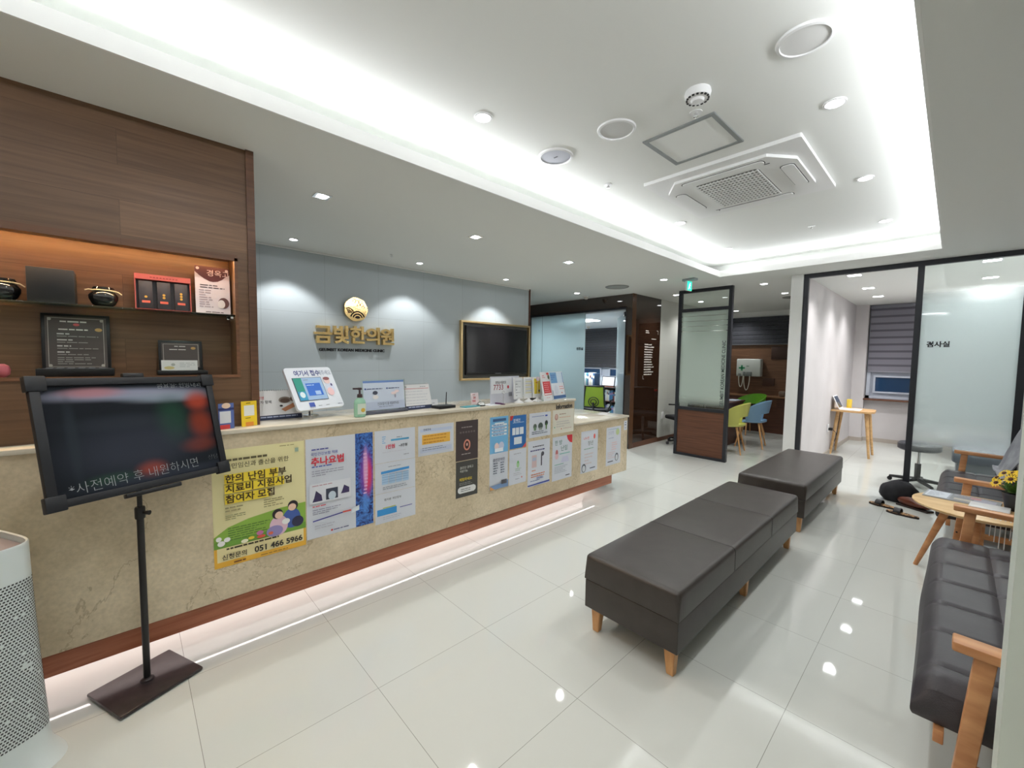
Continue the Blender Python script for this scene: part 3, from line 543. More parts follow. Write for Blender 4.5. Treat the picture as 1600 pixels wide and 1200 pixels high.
sheet('poster', 2.820, 3.123, .760, .980, [('e', .05, .155, .024, .030, (196, 150, 140)), ('e', .05, .16, .016, .02, (220, 186, 170)), ('l', .09, .175, .11, 1, .018, (170, 140, 120)), ('l', .09, .145, .17, 1, .014, (220, 170, 140)), ('l', .05, .105, .2, 3, .022, (200, 196, 190)), ('r', .02, .055, .012, .012, (90, 180, 150)), ('e', .12, .04, .006, .006, (220, 90, 80)), ('l', .15, .04, .13, 1, .012, (200, 160, 150))], 'cream notice with a small round face picture under the word Information', 'sheet', base=(226, 222, 206), group=YG)
sheet('poster', 2.824, 3.108, .320, .730, [('p', [(.20, .41), (.284, .41), (.284, .33), (.25, .34), (.215, .37)], (206, 50, 60)), ('t', .03, .335, .05, '한 방', (86, 130, 120), .01), ('t', .115, .275, .055, '난임', (86, 130, 120), .01), ('e', .06, .26, .018, .03, (190, 110, 110)), ('e', .06, .225, .024, .026, (226, 190, 196)), ('r', .10, .24, .15, .008, (120, 190, 180)), ('p', [(.12, .16), (.24, .16), (.22, .215), (.14, .215)], (206, 206, 226)), ('r', .03, .145, .13, .006, (110, 170, 150)), ('l', .03, .125, .2, 5, .014, (170, 176, 186)), ('r', .19, .025, .06, .008, (60, 60, 70))], 'white poster with a red corner heart and green Korean letters', group=YG)
sheet('poster', 3.247, 3.527, .314, .734, [('t', .04, .335, .034, '나누면', (226, 110, 90), .01), ('e', .22, .355, .016, .026, (226, 90, 80)), ('t', .11, .275, .050, '청년', (120, 130, 126), .01), ('l', .05, .235, .19, 1, .022, (130, 170, 150)), ('l', .06, .18, .16, 4, .032, (210, 196, 196)), ('e', .05, .05, .036, .044, (80, 86, 96)), ('e', .05, .045, .026, .032, (206, 210, 214)), ('r', .15, .03, .09, .010, (70, 80, 100))], 'white sheet with orange heading on the lower counter, beside the information notice', 'sheet', group=YG)
sheet('poster', 3.681, 3.957, .317, .728, [('l', .03, .385, .2, 1, .012, (110, 160, 190)), ('t', .03, .335, .040, '건강한', (176, 180, 200), .01), ('e', .21, .35, .034, .036, (190, 206, 150)), ('l', .04, .29, .12, 1, .018, (150, 160, 190)), ('l', .10, .235, .12, 4, .024, (230, 190, 190)), ('l', .03, .135, .15, 4, .02, (220, 196, 196)), ('e', .20, .075, .034, .044, (80, 86, 96)), ('e', .20, .07, .024, .032, (210, 214, 218)), ('r', .03, .035, .10, .010, (60, 60, 70))], 'white sheet with pale lilac heading, last on the counter front', 'sheet', group=YG)
sheet('notice_tag', 4.015, 4.078, .668, .772, [('r', .02, .08, .02, .008, DARK), ('r', .014, .055, .03, .008, DARK), ('r', .02, .02, .02, .008, (120, 120, 120))], 'tiny white tag at the outer top corner of the lower counter', 'tag', x=CX)
# ================================================================== WOOD CLAD DISPLAY UNIT
t = thing('display_cabinet', 'built-in oak cabinet reaching the ceiling with a lit niche and glass shelf', 'cabinet', (0, 0, 0))
XF, XB, ND = -2.565, -3.2, -2.735
mb = MB(); mb.b2((XB, -1.6, 1.952), (XF, .484, CL), wood_m); mb.b2((XB, -1.6, ZT), (XF, .484, 1.338), wood_m)
mb.b2((XB, .425, 1.338), (XF, .484, 1.952), wood_m); mb.b2((XB, -1.6, 1.338), (ND, .425, 1.952), wood_m); mb.b2((XB, -1.6, 1.338), (XF, -1.4, 1.952), wood_m)
mb.obj('carcass', t)
MB().b2((XB, .484, ZT), (XF+.012, .520, CL), planks('oak_edge', srgb(84, 56, 40), srgb(108, 74, 52), 1, .5, 3, .4)).obj('corner_post', t)
mb = MB(); em = planks('oak_niche_trim', srgb(100, 66, 44), srgb(130, 88, 60), 1, .5, 3, .4); 
mb.b2((XF-.004, -1.4, 1.332), (XF+.008, .437, 1.346), em); mb.b2((XF-.004, -1.4, 1.930), (XF+.008, .437, 1.960), em); mb.b2((XF-.004, .423, 1.346), (XF+.008, .437, 1.945), em); mb.obj('niche_trim', t)
MB().b2((-2.73, -1.4, 1.648), (-2.572, .424, 1.656), greenglass_m, .001).obj('glass_shelf', t)
MB().b2((-2.60, .405, 1.636), (-2.585, .425, 1.648), chrome_m, .002).obj('shelf_pin', t); MB().b2((-2.71, .405, 1.636), (-2.695, .425, 1.648), chrome_m, .002).obj('shelf_pin', t)
MB().b2((-2.590, -1.4, 1.947), (-2.575, .42, 1.952), mat('warm_led_strip', (1, .8, .5), .4, emit=(1, .62, .32), es=3)).obj('led_strip', t)
# objects on the glass shelf
def urn(y, label):
    t = thing('lidded_jar', label, 'jar', (-2.645, y, 1.656), group=None)
    gb = mat('black_glaze', (.006, .006, .007), .06, coat=.5)
    MB().lathe([(.024, 0), (.040, .012), (.050, .034), (.051, .050), (.040, .066), (.033, .070)], m=gb, n=10).obj('jar_body', t)
    MB().lathe([(.035, .074), (.038, .080), (.034, .088), (.012, .093)], m=gb, n=24).obj('lid', t)
    mb = MB(); rope = ink(214, 200, 160)
    mb.tube([(.037*math.cos(q), .037*math.sin(q), .073) for q in [i*PI/12 for i in range(25)]], .003, rope, 6)
    mb.tube([(.02, .034, .073), (.018, .048, .070), (.012, .060, .060)], .0025, rope, 6); mb.tube([(.02, -.034, .073), (.024, -.046, .074), (.02, -.058, .070)], .0025, rope, 6)
    mb.obj('cord', t)
urn(-.065, 'squat glossy black jar with tied cord beside the open red lined box set'); urn(-.355, 'squat glossy black jar beyond the plain black box, cut by the picture edge')
tag(MB().b2((-2.72, -.288, 1.656), (-2.60, -.152, 1.800), mat('matt_black_card', (.012, .012, .013), .6), .002).obj('gift_box'), 'plain matt black cube box on the glass shelf', 'box')
t = thing('gift_set', 'open gift case lined in coral red, standing upright on the glass shelf', 'gift set', (-2.66, .145, 1.656))
lt = Matrix.Rotation(-.1, 4, 'Y'); mb = MB(); rd = ink(164, 78, 74); bk = ink(34, 32, 38)
mb.b2((-.012, -.105, 0), (-.006, .105, .165), rd); mb.b2((-.006, -.105, 0), (.022, .105, .005), rd); mb.b2((-.006, -.105, 0), (.022, -.101, .165), rd); mb.b2((-.006, .101, 0), (.022, .105, .165), rd); mb.b2((-.006, -.105, .145), (.026, .105, .170), rd); mb.b2((-.006, -.1, .005), (0, .1, .145), bk)
mb.obj('case', t, lt)
mb = MB()
for i in range(9): mb.b2((.0262, -.05+i*.012, .153), (.0264, -.042+i*.012, .159), ink(120, 40, 40))
mb.obj('lettering', t, lt)
for k in (-1, 0, 1):
    mb = MB(); y = k*.066; mb.b2((0, y-.025, .007), (.022, y+.025, .137), ink(44, 42, 50), .001); bx_ = mb.obj('inner_box', t, lt)
    mb = MB(); gd = mat('gold_print', srgb(214, 160, 70), .3, .6)
    mb.b2((.0222, y-.015, .033), (.0226, y+.015, .044), ink(206, 96, 76))
    mb.obj('printed_band', bx_)
    for q in range(k+2): MB().lathe([(.006, -.0003), (.006, .0003)], (.0225, y, .062+q*.013), gd, 6, axis='x').obj('gold_emblem', bx_)
mb = MB(); mb.b2((0, 0, 0), (.147, .245, .002), ink(206, 200, 210))
draw(mb, [('p', [(0, .245), (0, .215), (.02, .195), (.04, .18), (.06, .17), (.075, .168), (.095, .172), (.115, .184), (.13, .2), (.147, .212), (.147, .245)], (72, 26, 34)), ('t', .048, .20, .036, '경옥고', (220, 206, 206), .005), ('l', .02, .147, .11, 2, .012, (60, 50, 60)), ('l', .015, .12, .06, 8, .012, (150, 140, 152)), ('e', .118, .062, .024, .028, (90, 60, 62)), ('e', .108, .056, .016, .022, (214, 212, 216)), ('l', .04, .01, .08, 1, .01, (70, 60, 70)), ('e', .012, .232, .007, .007, (214, 206, 208)), ('e', .135, .232, .007, .007, (214, 206, 208))], z=.002)
mb.rec = False; tag(mb.obj('flyer', M_=frame((-2.645, .268, 1.656), 0, .06)), 'white flyer with a maroon scalloped head reading 경옥고 on the glass shelf', 'flyer')
# lower niche floor
def plaque(name, yc, w_, h, label, tray, ops):
    t = thing(name, label, 'plaque', (-2.70, yc, 1.346))
    mb = MB(); mb.b2((0, -w_/2, .0), (.115, w_/2, .035 if tray else .022), black_m, .003)
    mb.obj('base', t)
    mb = MB(); L_ = Matrix.Translation((.012, 0, .02)) @ Matrix.Rotation(-.12, 4, 'Y')
    f = .012
    mb.b2((0, -w_/2+.01, 0), (.012, w_/2-.01, h), black_m, .003); mb.b2((.012, -w_/2+.022, f), (.0135, w_/2-.022, h-f), ink(78, 70, 66)); mb.obj('frame', t, L_)
    mb = MB(); M_ = frameX(-w_/2+.022, f, .0138); mb2 = MB(); draw(mb2, ops); mb2.bm.transform(M_); mb2.rec = False; mb2.obj('certificate', t, L_)
    if tray:
        mb = MB()
        for i in range(6):
            for j in range(3): mb.b2((.045+j*.02, -w_/2+.025+i*.032, .0352), (.058+j*.02, -w_/2+.045+i*.032, .0368), ink(150, 150, 156))
        mb.obj('sample_tray', t)
pale = (176, 170, 160)
plaque('award_plaque', -.158, .235, .255, 'larger dark framed certificate with sample blocks at its foot', 1,
       [('r', .008, .006, .174, .002, pale), ('r', .008, .222, .174, .002, pale), ('r', .008, .006, .002, .218, pale), ('r', .18, .006, .002, .218, pale), ('l', .045, .205, .10, 1, .016, (206, 204, 196)), ('e', .095, .195, .01, .006, (200, 90, 90)), ('l', .04, .17, .11, 1, .014, (220, 216, 206)), ('e', .165, .175, .012, .008, (190, 150, 90)), *[('l', .035, .15-i*.027, .05, 1, .014, (200, 196, 190)) for i in range(4)], *[('l', .035, .140-i*.027, .13, 1, .009, (150, 146, 140)) for i in range(4)], ('l', .035, .045, .13, 4, .009, (150, 146, 140)), *[('e', x, y, .006, .006, pale) for x in (.014, .176) for y in (.012, .216)]])
plaque('certificate_frame', .205, .195, .150, 'small dark certificate frame with a white leaflet tucked in front', 0,
       [('r', .006, .006, .14, .002, pale), ('r', .006, .118, .14, .002, pale), ('r', .006, .006, .002, .112, pale), ('r', .144, .006, .002, .112, pale), ('l', .05, .106, .05, 1, .012, (206, 204, 196)), ('l', .03, .09, .09, 1, .01, (220, 216, 206)), ('e', .125, .10, .010, .007, (190, 150, 90))])
mb = MB(); mb.b2((0, 0, 0), (.142, .050, .0015), ink(206, 208, 208)); draw(mb, [('e', .03, .012, .02, .008, (190, 176, 120)), ('e', .045, .028, .008, .007, (150, 156, 150)), ('l', .07, .034, .065, 3, .009, (170, 174, 178))], z=.0015); mb.rec = False
tag(mb.obj('leaflet', M_=frame((-2.645, .125, 1.368), 0, .15)), 'white leaflet with gold drops standing before the small certificate frame', 'leaflet')
tag(MB().lathe([(.010, 0), (.022, .012), (.024, .030), (.020, .046), (.008, .054)], (-2.62, -.368, 1.346), ink(206, 110, 120), 16).obj('figurine'), 'small pink rounded figurine at the edge of the niche floor', 'figurine')

# ================================================================== ON THE COUNTER TOP
def card(name, y, x, w_, h, yaw, tilt, ops, label, cat, base=(224, 226, 230), th=.002, foot=True, group=None):
    t = thing(name, label, cat, group=group, M_=Matrix.Identity(4)); t.location = (x, y, ZT); t.rotation_euler = (0, 0, yaw)
    F_ = frame((0, 0, .001), 0, tilt)
    mb = MB(); mb.b2((-w_/2, 0, -th), (w_/2, h, 0), ink(*base)); draw(mb, [tuple(o) for o in ops], z=.0002); mb.rec = False; mb.obj('front_sheet', t, F_)
    if foot:
        mb = MB(); dx = -2*math.sin(tilt)*h if tilt > .03 else -.05
        mb.poly([(dx, -w_/2, .0), (dx, w_/2, .0), (-math.sin(tilt)*h-.003, w_/2, h*math.cos(tilt)-.002), (-math.sin(tilt)*h-.003, -w_/2, h*math.cos(tilt)-.002)], ink(190, 190, 196))
        mb.b2((dx, -w_/2, 0), (-.002, w_/2, .0015), ink(190, 190, 196)); mb.obj('easel_back', t)
    return t
card('qr_card', .468, -2.535, .078, .132, .3, .02, [('r', -.026, .055, .052, .055, (240, 240, 232)), ('l', -.015, .12, .03, 1, .01, (90, 70, 20)), ('l', -.02, .042, .04, 1, .008, (90, 70, 20)), ('r', -.02, 0, .04, .022, (236, 150, 60))], 'yellow payment card with a blank white square, standing at the cabinet foot', 'card', base=(244, 208, 48), foot=False)
card('standing_card', .362, -2.50, .07, .13, .25, .02, [('r', -.035, .095, .07, .012, NAVY), ('r', -.03, .03, .05, .06, (226, 228, 232)), ('r', -.03, 0, .045, .022, (214, 70, 70)), ('e', 0, .118, .02, .014, (236, 206, 180))], 'small navy and white card stand with a red foot, half behind the black notice board', 'card', base=(90, 110, 170), foot=False)
def calendar(name, y, x, w_, h, yaw, ops, label, foot_col=NAVY):
    t = thing(name, label, 'calendar', (x, y, ZT), yaw); tilt = .28
    F_ = frame((0, 0, .0), 0, tilt); bh = .028
    mb = MB(); mb.b2((-w_/2, bh, -.003), (w_/2, h, 0), ink(222, 222, 222)); draw(mb, ops, z=.0002); mb.rec = False; mb.obj('pages', t, F_)
    mb = MB(); mb.b2((-w_/2, 0.001, -.003), (w_/2, bh, .0005), ink(30, 40, 70)); draw(mb, [('l', -w_/2+.02, .014, w_-.04, 1, .02, (160, 170, 196))], z=.0007); mb.rec = False; mb.obj('base_band', t, F_)
    mb = MB(); k = math.sin(tilt)*h; mb.poly([(-2*k, -w_/2, 0), (-2*k, w_/2, 0), (-k-.003, w_/2, h*.955), (-k-.003, -w_/2, h*.955)], ink(60, 66, 84)); mb.b2((-2*k, -w_/2, 0), (-.004, w_/2, .0015), ink(60, 66, 84)); mb.obj('easel_back', t)
    mb = MB()
    for i in range(int(w_/.012)):
        yy = -w_/2+.008+i*.012; mb.tube([(-k+.006*math.cos(q), yy, h*.958+.006*math.sin(q)) for q in [j*PI/4 for j in range(9)]], .0008, chrome_m, 4)
    mb.obj('spiral', t)
    return t
calendar('desk_calendar', .655, -2.70, .245, .175, .05, [('t', -.11, .125, .020, '경영', (200, 60, 60), .01), ('t', -.115, .10, .020, '년차 향체', (50, 50, 54), .01), ('e', .035, .115, .034, .020, (130, 120, 110)), ('e', .035, .112, .026, .014, (86, 66, 54)), ('e', .085, .12, .020, .018, (110, 84, 76)), ('p', [(.01, .06), (.09, .10), (.115, .095), (.10, .075), (.03, .045)], (176, 118, 84)), ('e', .012, .08, .009, .006, (40, 36, 36))], 'desk calendar picturing wooden spoons and a bowl, beside the oak cabinet')
calendar('desk_calendar', 1.55, -2.635, .225, .185, .08, [('t', -.105, .163, .014, '1월', (60, 60, 64), .01), ('l', .03, .165, .06, 1, .01, (120, 120, 130)), ('r', -.108, .152, .21, .003, (190, 50, 60)), *[('l', -.105, .13-i*.022, .20, 1, .012, (196, 198, 204)) for i in range(5)]], 'white month calendar with a thin red rule, between the acrylic stand and the router')
# kiosk tablet
t = thing('checkin_kiosk', 'white check-in kiosk tablet leaning back on a chrome stem', 'kiosk', (-2.76, .842, ZT))
Fk = Matrix.Translation((.08, .0015, .181)) @ frame((0, 0, 0), .249, .56, .0186)
def rrect(x0, y0, x1, y1, r, n=5):
    P = []
    for cx, cy, a0 in ((x1-r, y1-r, 0), (x0+r, y1-r, PI/2), (x0+r, y0+r, PI), (x1-r, y0+r, 1.5*PI)):
        P += [(cx+r*math.cos(a0+i*PI/2/n), cy+r*math.sin(a0+i*PI/2/n)) for i in range(n+1)]
    return P
mb = MB(); mb.prism(rrect(-.152, -.143, .152, .143, .018), -.018, 0, mat('kiosk_white', srgb(226, 230, 236), .3), smooth=True); draw(mb, [('t', -.10, .088, .043, '여기서 접수', (50, 60, 130), .025, .80), ('t', .055, .088, .040, '해주세요', (130, 140, 160), 0, .62), ('r', -.075, -.128, .035, .030, (60, 84, 170)), ('l', -.075, -.136, .03, 1, .008, GREY), ('l', -.02, -.125, .03, 1, .008, GREY), ('l', .03, -.125, .03, 1, .008, GREY), ('l', .11, -.125, .035, 1, .008, (60, 70, 110)), ('e', .10, -.01, .03, .045, (214, 220, 236)), ('e', .095, -.035, .022, .028, (236, 196, 196)), ('e', .095, .042, .020, .022, (236, 206, 200)), ('e', .095, .058, .022, .012, (140, 84, 84)), ('e', .115, .012, .006, .01, (70, 60, 110))], z=.0004); mb.rec = False; mb.obj('housing', t, Fk)
mb = MB(); mb.b2((-.122, -.085, 0), (.062, .072, .003), mat('bezel_grey', srgb(70, 76, 90), .3)); draw(mb, [('r', -.119, -.082, .178, .151, (160, 190, 222)), ('r', -.119, -.082, .05, .151, (36, 150, 130)), ('r', -.119, -.082, .05, .06, (50, 150, 190)), ('e', -.094, -.045, .016, .020, (226, 240, 240)), ('r', -.055, -.055, .095, .085, (50, 110, 206)), ('l', -.05, .015, .05, 1, .012, (190, 214, 240)), ('r', -.01, -.05, .035, .026, (170, 200, 236)), ('l', -.06, .052, .03, 1, .008, GREY)], z=.0032); mb.rec = False; mb.obj('screen', t, Fk)
mb = MB(); mb.lathe([(.045, 0), (.045, .006), (.012, .010)], m=chrome_m); mb.tube([(0, 0, .008), (0, 0, .10), (.055, .003, .155)], .013, chrome_m, 16); mb.obj('stem', t)
# pump bottle
t = thing('pump_bottle', 'green hand gel pump bottle with a dark pump', 'bottle', (-2.515, 1.055, ZT))
MB().lathe([(.030, 0), (.036, .004), (.036, .085), (.032, .105), (.016, .118), (.015, .122)], m=mat('green_gel', srgb(150, 196, 170), .2), sx=.8).obj('bottle_body', t)
mb = MB(); mb.b2((.0285, -.026, .02), (.0292, .026, .085), ink(214, 226, 210)); mb.lathe([(.013, 0), (.013, .0008)], (.0292, .008, .045), ink(196, 160, 60), 16, axis='x'); mb.obj('label', t)
mb = MB(); mb.lathe([(.016, .122), (.017, .126), (.015, .142), (.006, .145), (.006, .168), (.014, .170), (.014, .180), (.010, .183)], m=mat('brown_pump', srgb(60, 40, 44), .4), n=20); mb.b2((-.01, -.042, .172), (.010, .004, .182), mat('brown_pump', srgb(60, 40, 44), .4), .003); mb.obj('pump', t)
# acrylic stand
t = thing('acrylic_stand', 'clear acrylic sign stand with a pale blue notice, beside the pump bottle', 'stand', (-2.60, 1.265, ZT), .12)
Fs = frame((0, 0, .02), 0, .10)
MB().b2((-.165, 0, -.004), (.165, .205, .002), clear_m).obj('acrylic_holder', t, Fs)
MB().b2((-.06, -.165, 0), (.03, .165, .020), mat('dark_acrylic_foot', srgb(90, 92, 104), .15), .003).obj('foot', t)
mb = MB(); mb.b2((-.155, .004, .0022), (.155, .198, .0028), ink(206, 216, 232)); draw(mb, [('r', -.155, .184, .31, .014, (110, 140, 196)), ('e', -.14, .145, .006, .006, (60, 80, 140)), ('l', -.13, .142, .13, 1, .014, (70, 80, 120)), ('e', .02, .145, .006, .006, (60, 80, 140)), ('l', .03, .142, .11, 1, .014, (70, 80, 120)), ('e', -.07, .118, .018, .013, (70, 74, 90)), ('e', -.07, .09, .022, .014, (230, 226, 226)), ('e', .07, .11, .022, .010, (234, 214, 214)), ('e', .095, .122, .018, .009, (234, 214, 214)), ('e', .08, .09, .006, .012, (160, 160, 180)), ('r', -.155, .004, .31, .055, (190, 200, 220)), ('t', -.06, .035, .022, '건강보험카드를 제출해주세요', (60, 64, 80), .005, .62), ('l', -.05, .022, .12, 1, .01, (130, 140, 160))], z=.003); mb.rec = False; mb.obj('notice', t, Fs)
# router, card, papers
t = thing('router', 'flat black router box with one upright antenna', 'router', (-2.59, 1.73, ZT), .1)
MB().b2((-.05, -.085, 0), (.05, .07, .022), black_m, .004).obj('housing', t)
MB().tube([(-.03, .04, .02), (-.03, .045, .115)], [.004, .003], black_m, 8).obj('antenna', t)
card('name_card', 1.70, -2.70, .10, .055, .05, .2, [('l', -.03, .025, .06, 1, .01, GREY)], 'small blank white name card behind the router', 'card', foot=False)
tag(MB().box((-2.53, 1.93, ZT+.003), (.07, .16, .006), ink(60, 140, 150), .001, rot=.12).obj('booklet'), 'thin teal booklet lying flat on the counter', 'booklet')
card('price_card', 2.065, -2.645, .085, .092, .1, .12, [('l', -.025, .075, .05, 1, .01, (190, 60, 70)), ('t', -.018, .045, .026, '24', (200, 50, 60), .02), ('t', -.03, .018, .024, '900', (200, 50, 60), .02)], 'tiny white card with red figures behind the call bell', 'card', base=(230, 214, 216), foot=False)
t = thing('call_bell', 'round chrome call bell on a black foot', 'bell', (-2.53, 2.03, ZT))
MB().lathe([(.036, 0), (.038, .003), (.034, .010)], m=black_m).obj('base', t)
MB().lathe([(.033, .010), (.031, .018), (.022, .030), (.008, .036)], m=chrome_m).obj('dome', t)
MB().lathe([(.005, .036), (.006, .042), (.004, .046)], m=chrome_m, n=12).obj('plunger', t)
t = thing('notepad', 'white sheet of paper lying beside the call bell', 'paper', (-2.53, 2.135, ZT), .15); MB().b2((-.05, -.055, 0), (.05, .06, .003), paper_m).obj('sheet', t)
tag(MB().tube([(-2.58, 2.19, ZT+.008), (-2.50, 2.215, ZT+.009), (-2.47, 2.22, ZT+.007)], [.006, .006, .003], ink(90, 30, 90), 8).obj('pen'), 'purple pen lying in front of the 7733 sign', 'pen')
# 7733 sign panel
t = thing('number_sign', 'white panel reading 7733 in dark red figures', 'sign', (-2.56, 2.30, ZT), .1)
mb = MB(); mb.b2((-.16, 0, -.002), (.20, .225, 0), ink(206, 208, 218)); mb.b2((-.150, .085, .0), (.10, .215, .0006), ink(232, 234, 238)); draw(mb, [('t', -.10, .165, .026, '희망날 비밀번호', (60, 50, 60), .02, .75), ('t', -.125, .115, .062, '7733', (150, 40, 60), .008), ('e', .055, .135, .012, .014, (206, 60, 70)), ('r', .06, .055, .045, .035, (150, 152, 160))], z=.0008); mb.rec = False; mb.obj('panel', t, frame((0, 0, .001), 0, .03))
MB().b2((-.06, -.16, 0), (.0, .20, .002), ink(206, 208, 218)).obj('foot', t)
t = thing('clip_stand', 'thin wire clip stand with a ring top', 'clip', (-2.495, 2.235, ZT))
MB().lathe([(.018, 0), (.018, .006), (.004, .009)], m=ink(90, 50, 70), n=20).obj('base', t)
mb = MB(); mb.tube([(0, 0, .006), (0, 0, .088)], .0016, chrome_m, 6); mb.tube([(0, .012*math.sin(q), .10-.012*math.cos(q)) for q in [i*PI/8 for i in range(17)]], .0016, chrome_m, 6, caps=False); mb.obj('wire_ring', t)
# three white table frames
for i, (y, x, ops, lab) in enumerate(((2.445, -2.53, [('l', -.04, .15-j*.024, .03, 1, .01, DARK) if j % 2 else ('l', -.04, .15-j*.024, .085, 1, .01, (150, 150, 160)) for j in range(6)], 'white frame on a mushroom foot listing sparse dark words, beside the 7733 panel'),
        (2.565, -2.53, [('r', -.045, .045+j*.016, .09, .011, (206, 208, 214) if j % 2 else (222, 216, 176)) for j in range(8)], 'white frame on a mushroom foot with a striped grey table, middle of the three'),
        (2.675, -2.53, [('r', -.045, .035, .09, .135, (220, 196, 50)), ('l', -.02, .13, .04, 1, .02, (200, 80, 40)), ('r', .02, .05, .02, .02, (60, 60, 60))], 'white frame on a mushroom foot holding a yellow picture'))):
    t = thing('picture_stand', lab, 'frame', (x, y, ZT), .15, group=None)
    mb = MB(); wp = mat('gloss_white', (.84, .84, .84), .2); mb.lathe([(.042, 0), (.042, .004), (.030, .012), (.012, .022), (.009, .04)], m=wp, n=24); mb.obj('foot', t)
    F_ = frame((.0, 0, .03), 0, .05); mb = MB(); mb.prism(rrect(-.062, 0, .062, .185, .006), -.006, 0, wp); mb.b2((-.05, .012, 0), (.05, .178, .0006), ink(232, 234, 236)); draw(mb, [tuple(o) if o[0] != 'l' else o for o in ops], z=.001); mb.rec = False; mb.obj('panel', t, F_)
MB_ = MB(); MB_.lathe([(.001, -.003), (.020, -.003), (.020, .003), (.001, .003)], (0, 0, .20), ink(210, 190, 200), 8, axis='x'); MB_.tube([(0, 0, .0), (0, 0, .18)], .002, chrome_m, 6); MB_.lathe([(.014, 0), (.014, .004)], m=ink(190, 190, 196), n=16)
o = MB_.obj('charm_stand'); o.location = (-2.475, 2.62, ZT); tag(o, 'little pink charm on a pin between the white frames', 'ornament')
tag(MB().b2((-2.66, 2.68, ZT), (-2.60, 2.78, ZT+.07), black_m, .01).obj('card_reader'), 'black card reader tucked behind the yellow frame', 'device')
t = thing('leaflet_stand', 'narrow white leaning board with a red panel and chilli picture', 'sign board', (-2.475, 2.774, ZT), .15)
F_ = frame((0, 0, .001), 0, .22); mb = MB(); mb.b2((-.078, 0, -.004), (.078, .262, 0), ink(232, 232, 234)); draw(mb, [('r', -.06, .05, .118, .125, (206, 56, 62)), ('r', -.055, .055, .108, .013, (240, 226, 226)), *[('l', -.045, .155-j*.018, .085, 1, .014, (236, 150, 150)) for j in range(5)], ('l', -.055, .225, .05, 2, .016, (214, 110, 120)), ('e', .045, .215, .014, .022, (80, 90, 60)), ('e', .035, .245, .02, .010, (200, 50, 50)), ('l', -.04, .025, .08, 1, .012, (220, 160, 160))], z=.0004); mb.rec = False; mb.obj('panel', t, F_)
mb = MB(); mb.poly([(-.11, -.03, 0), (-.11, .03, 0), (-.05, .03, .21), (-.05, -.03, .21)], ink(220, 220, 224)); mb.obj('easel_back', t)
t = thing('leaflet_stand', 'white leaning board with a sky blue head, at the step of the counter', 'sign board', (-2.50, 2.955, ZT), .18)
F_ = frame((0, 0, .001), 0, .22); mb = MB(); mb.b2((-.12, 0, -.005), (.12, .262, 0), ink(226, 232, 238)); draw(mb, [('r', -.112, .155, .224, .10, (110, 160, 206)), ('r', .0, .155, .10, .10, (206, 222, 236)), ('l', -.10, .225, .08, 3, .018, (70, 110, 180)), ('e', -.04, .09, .035, .045, (216, 222, 232)), ('l', .02, .115, .08, 2, .02, (226, 150, 150)), ('e', .05, .06, .01, .006, (190, 90, 60)), ('r', -.112, .008, .224, .03, (52, 96, 150)), ('r', .106, .03, .006, .13, (60, 80, 110)), ('r', -.112, .03, .006, .06, (60, 80, 110))], z=.0004); mb.rec = False; mb.obj('panel', t, F_)
mb = MB(); mb.poly([(-.11, -.03, 0), (-.11, .03, 0), (-.05, .03, .21), (-.05, -.03, .21)], ink(220, 220, 224)); mb.obj('easel_back', t)

# ================================================================== GREY WALL: SIGN AND TELEVISION
XW = -4.52
t = thing('clinic_sign', 'gold Korean clinic sign with round emblem and small dark Latin line', 'sign', (XW, 0, 0))
mb = MB(); Me = frameX(1.848, 1.957, .045); n = 24
mb.prism([((.128+.003*math.cos(7*q))*math.cos(q), (.128+.003*math.cos(7*q))*math.sin(q)) for q in [i*2*PI/n for i in range(n)]], -.03, 0, gold_m, Me)
em_ = mb.obj('emblem', t)
mb = MB(); dg = mat('emblem_dark', srgb(40, 26, 16), .6)
def arc(cx, cy, r, a0, a1, w_, M_, mt, z=.0025, n=14):
    A = [(cx+(r-w_/2)*math.cos(a0+(a1-a0)*i/n), cy+(r-w_/2)*math.sin(a0+(a1-a0)*i/n)) for i in range(n+1)]; B = [(cx+(r+w_/2)*math.cos(a0+(a1-a0)*i/n), cy+(r+w_/2)*math.sin(a0+(a1-a0)*i/n)) for i in range(n+1)]
    for i in range(n): mb.poly([M_ @ Vector((*q, z)) for q in (A[i], B[i], B[i+1], A[i+1])], mt)
for r_, w__ in ((.016, .030), (.050, .014), (.076, .014)): arc(.015, -.100, r_, .25, PI-.25, w__, Me, dg)
for r_, w__ in ((.012, .022), (.034, .011), (.054, .011)): arc(-.085, -.045, r_, .1, PI/2+.5, w__, Me, mat('emblem_brown', srgb(120, 78, 36), .5))
for cx, cy, r_ in ((.01, .075, .022), (.045, .085, .018), (-.02, .09, .016), (.06, .05, .02), (.075, .025, .016), (.03, .045, .02)): arc(cx, cy, r_, -.4, PI+.6, .004, Me, dg); 
arc(-.05, .16, .14, -1.9, -.75, .003, Me, dg); mb.rec = False
mb.obj('emblem_pattern', em_)
for ch, y in (('금', 1.407), ('빛', 1.590), ('한', 1.770), ('의', 1.950), ('원', 2.120)):
    mb = MB(); mb.text(ch, .200, frameX(y, 1.600+.004*math.sin(y*40), .035), gold_m, ext=.022, off=.0050, bevel=.001); mb.obj('letter', t)
mb = MB(); mb.text('GEUMBIT KOREAN MEDICINE CLINIC', .042, frameX(1.467, 1.500, .006), ink(26, 28, 32), ext=.004, off=.0012, sx=1.03); mb.obj('small_lettering', t)
t = thing('television', 'flat black television in a shallow gold framed recess', 'television', (XW, 0, 0))
mb = MB(); y0, y1, z0, z1 = 3.25, 4.548, 1.14, 1.945; f = .028
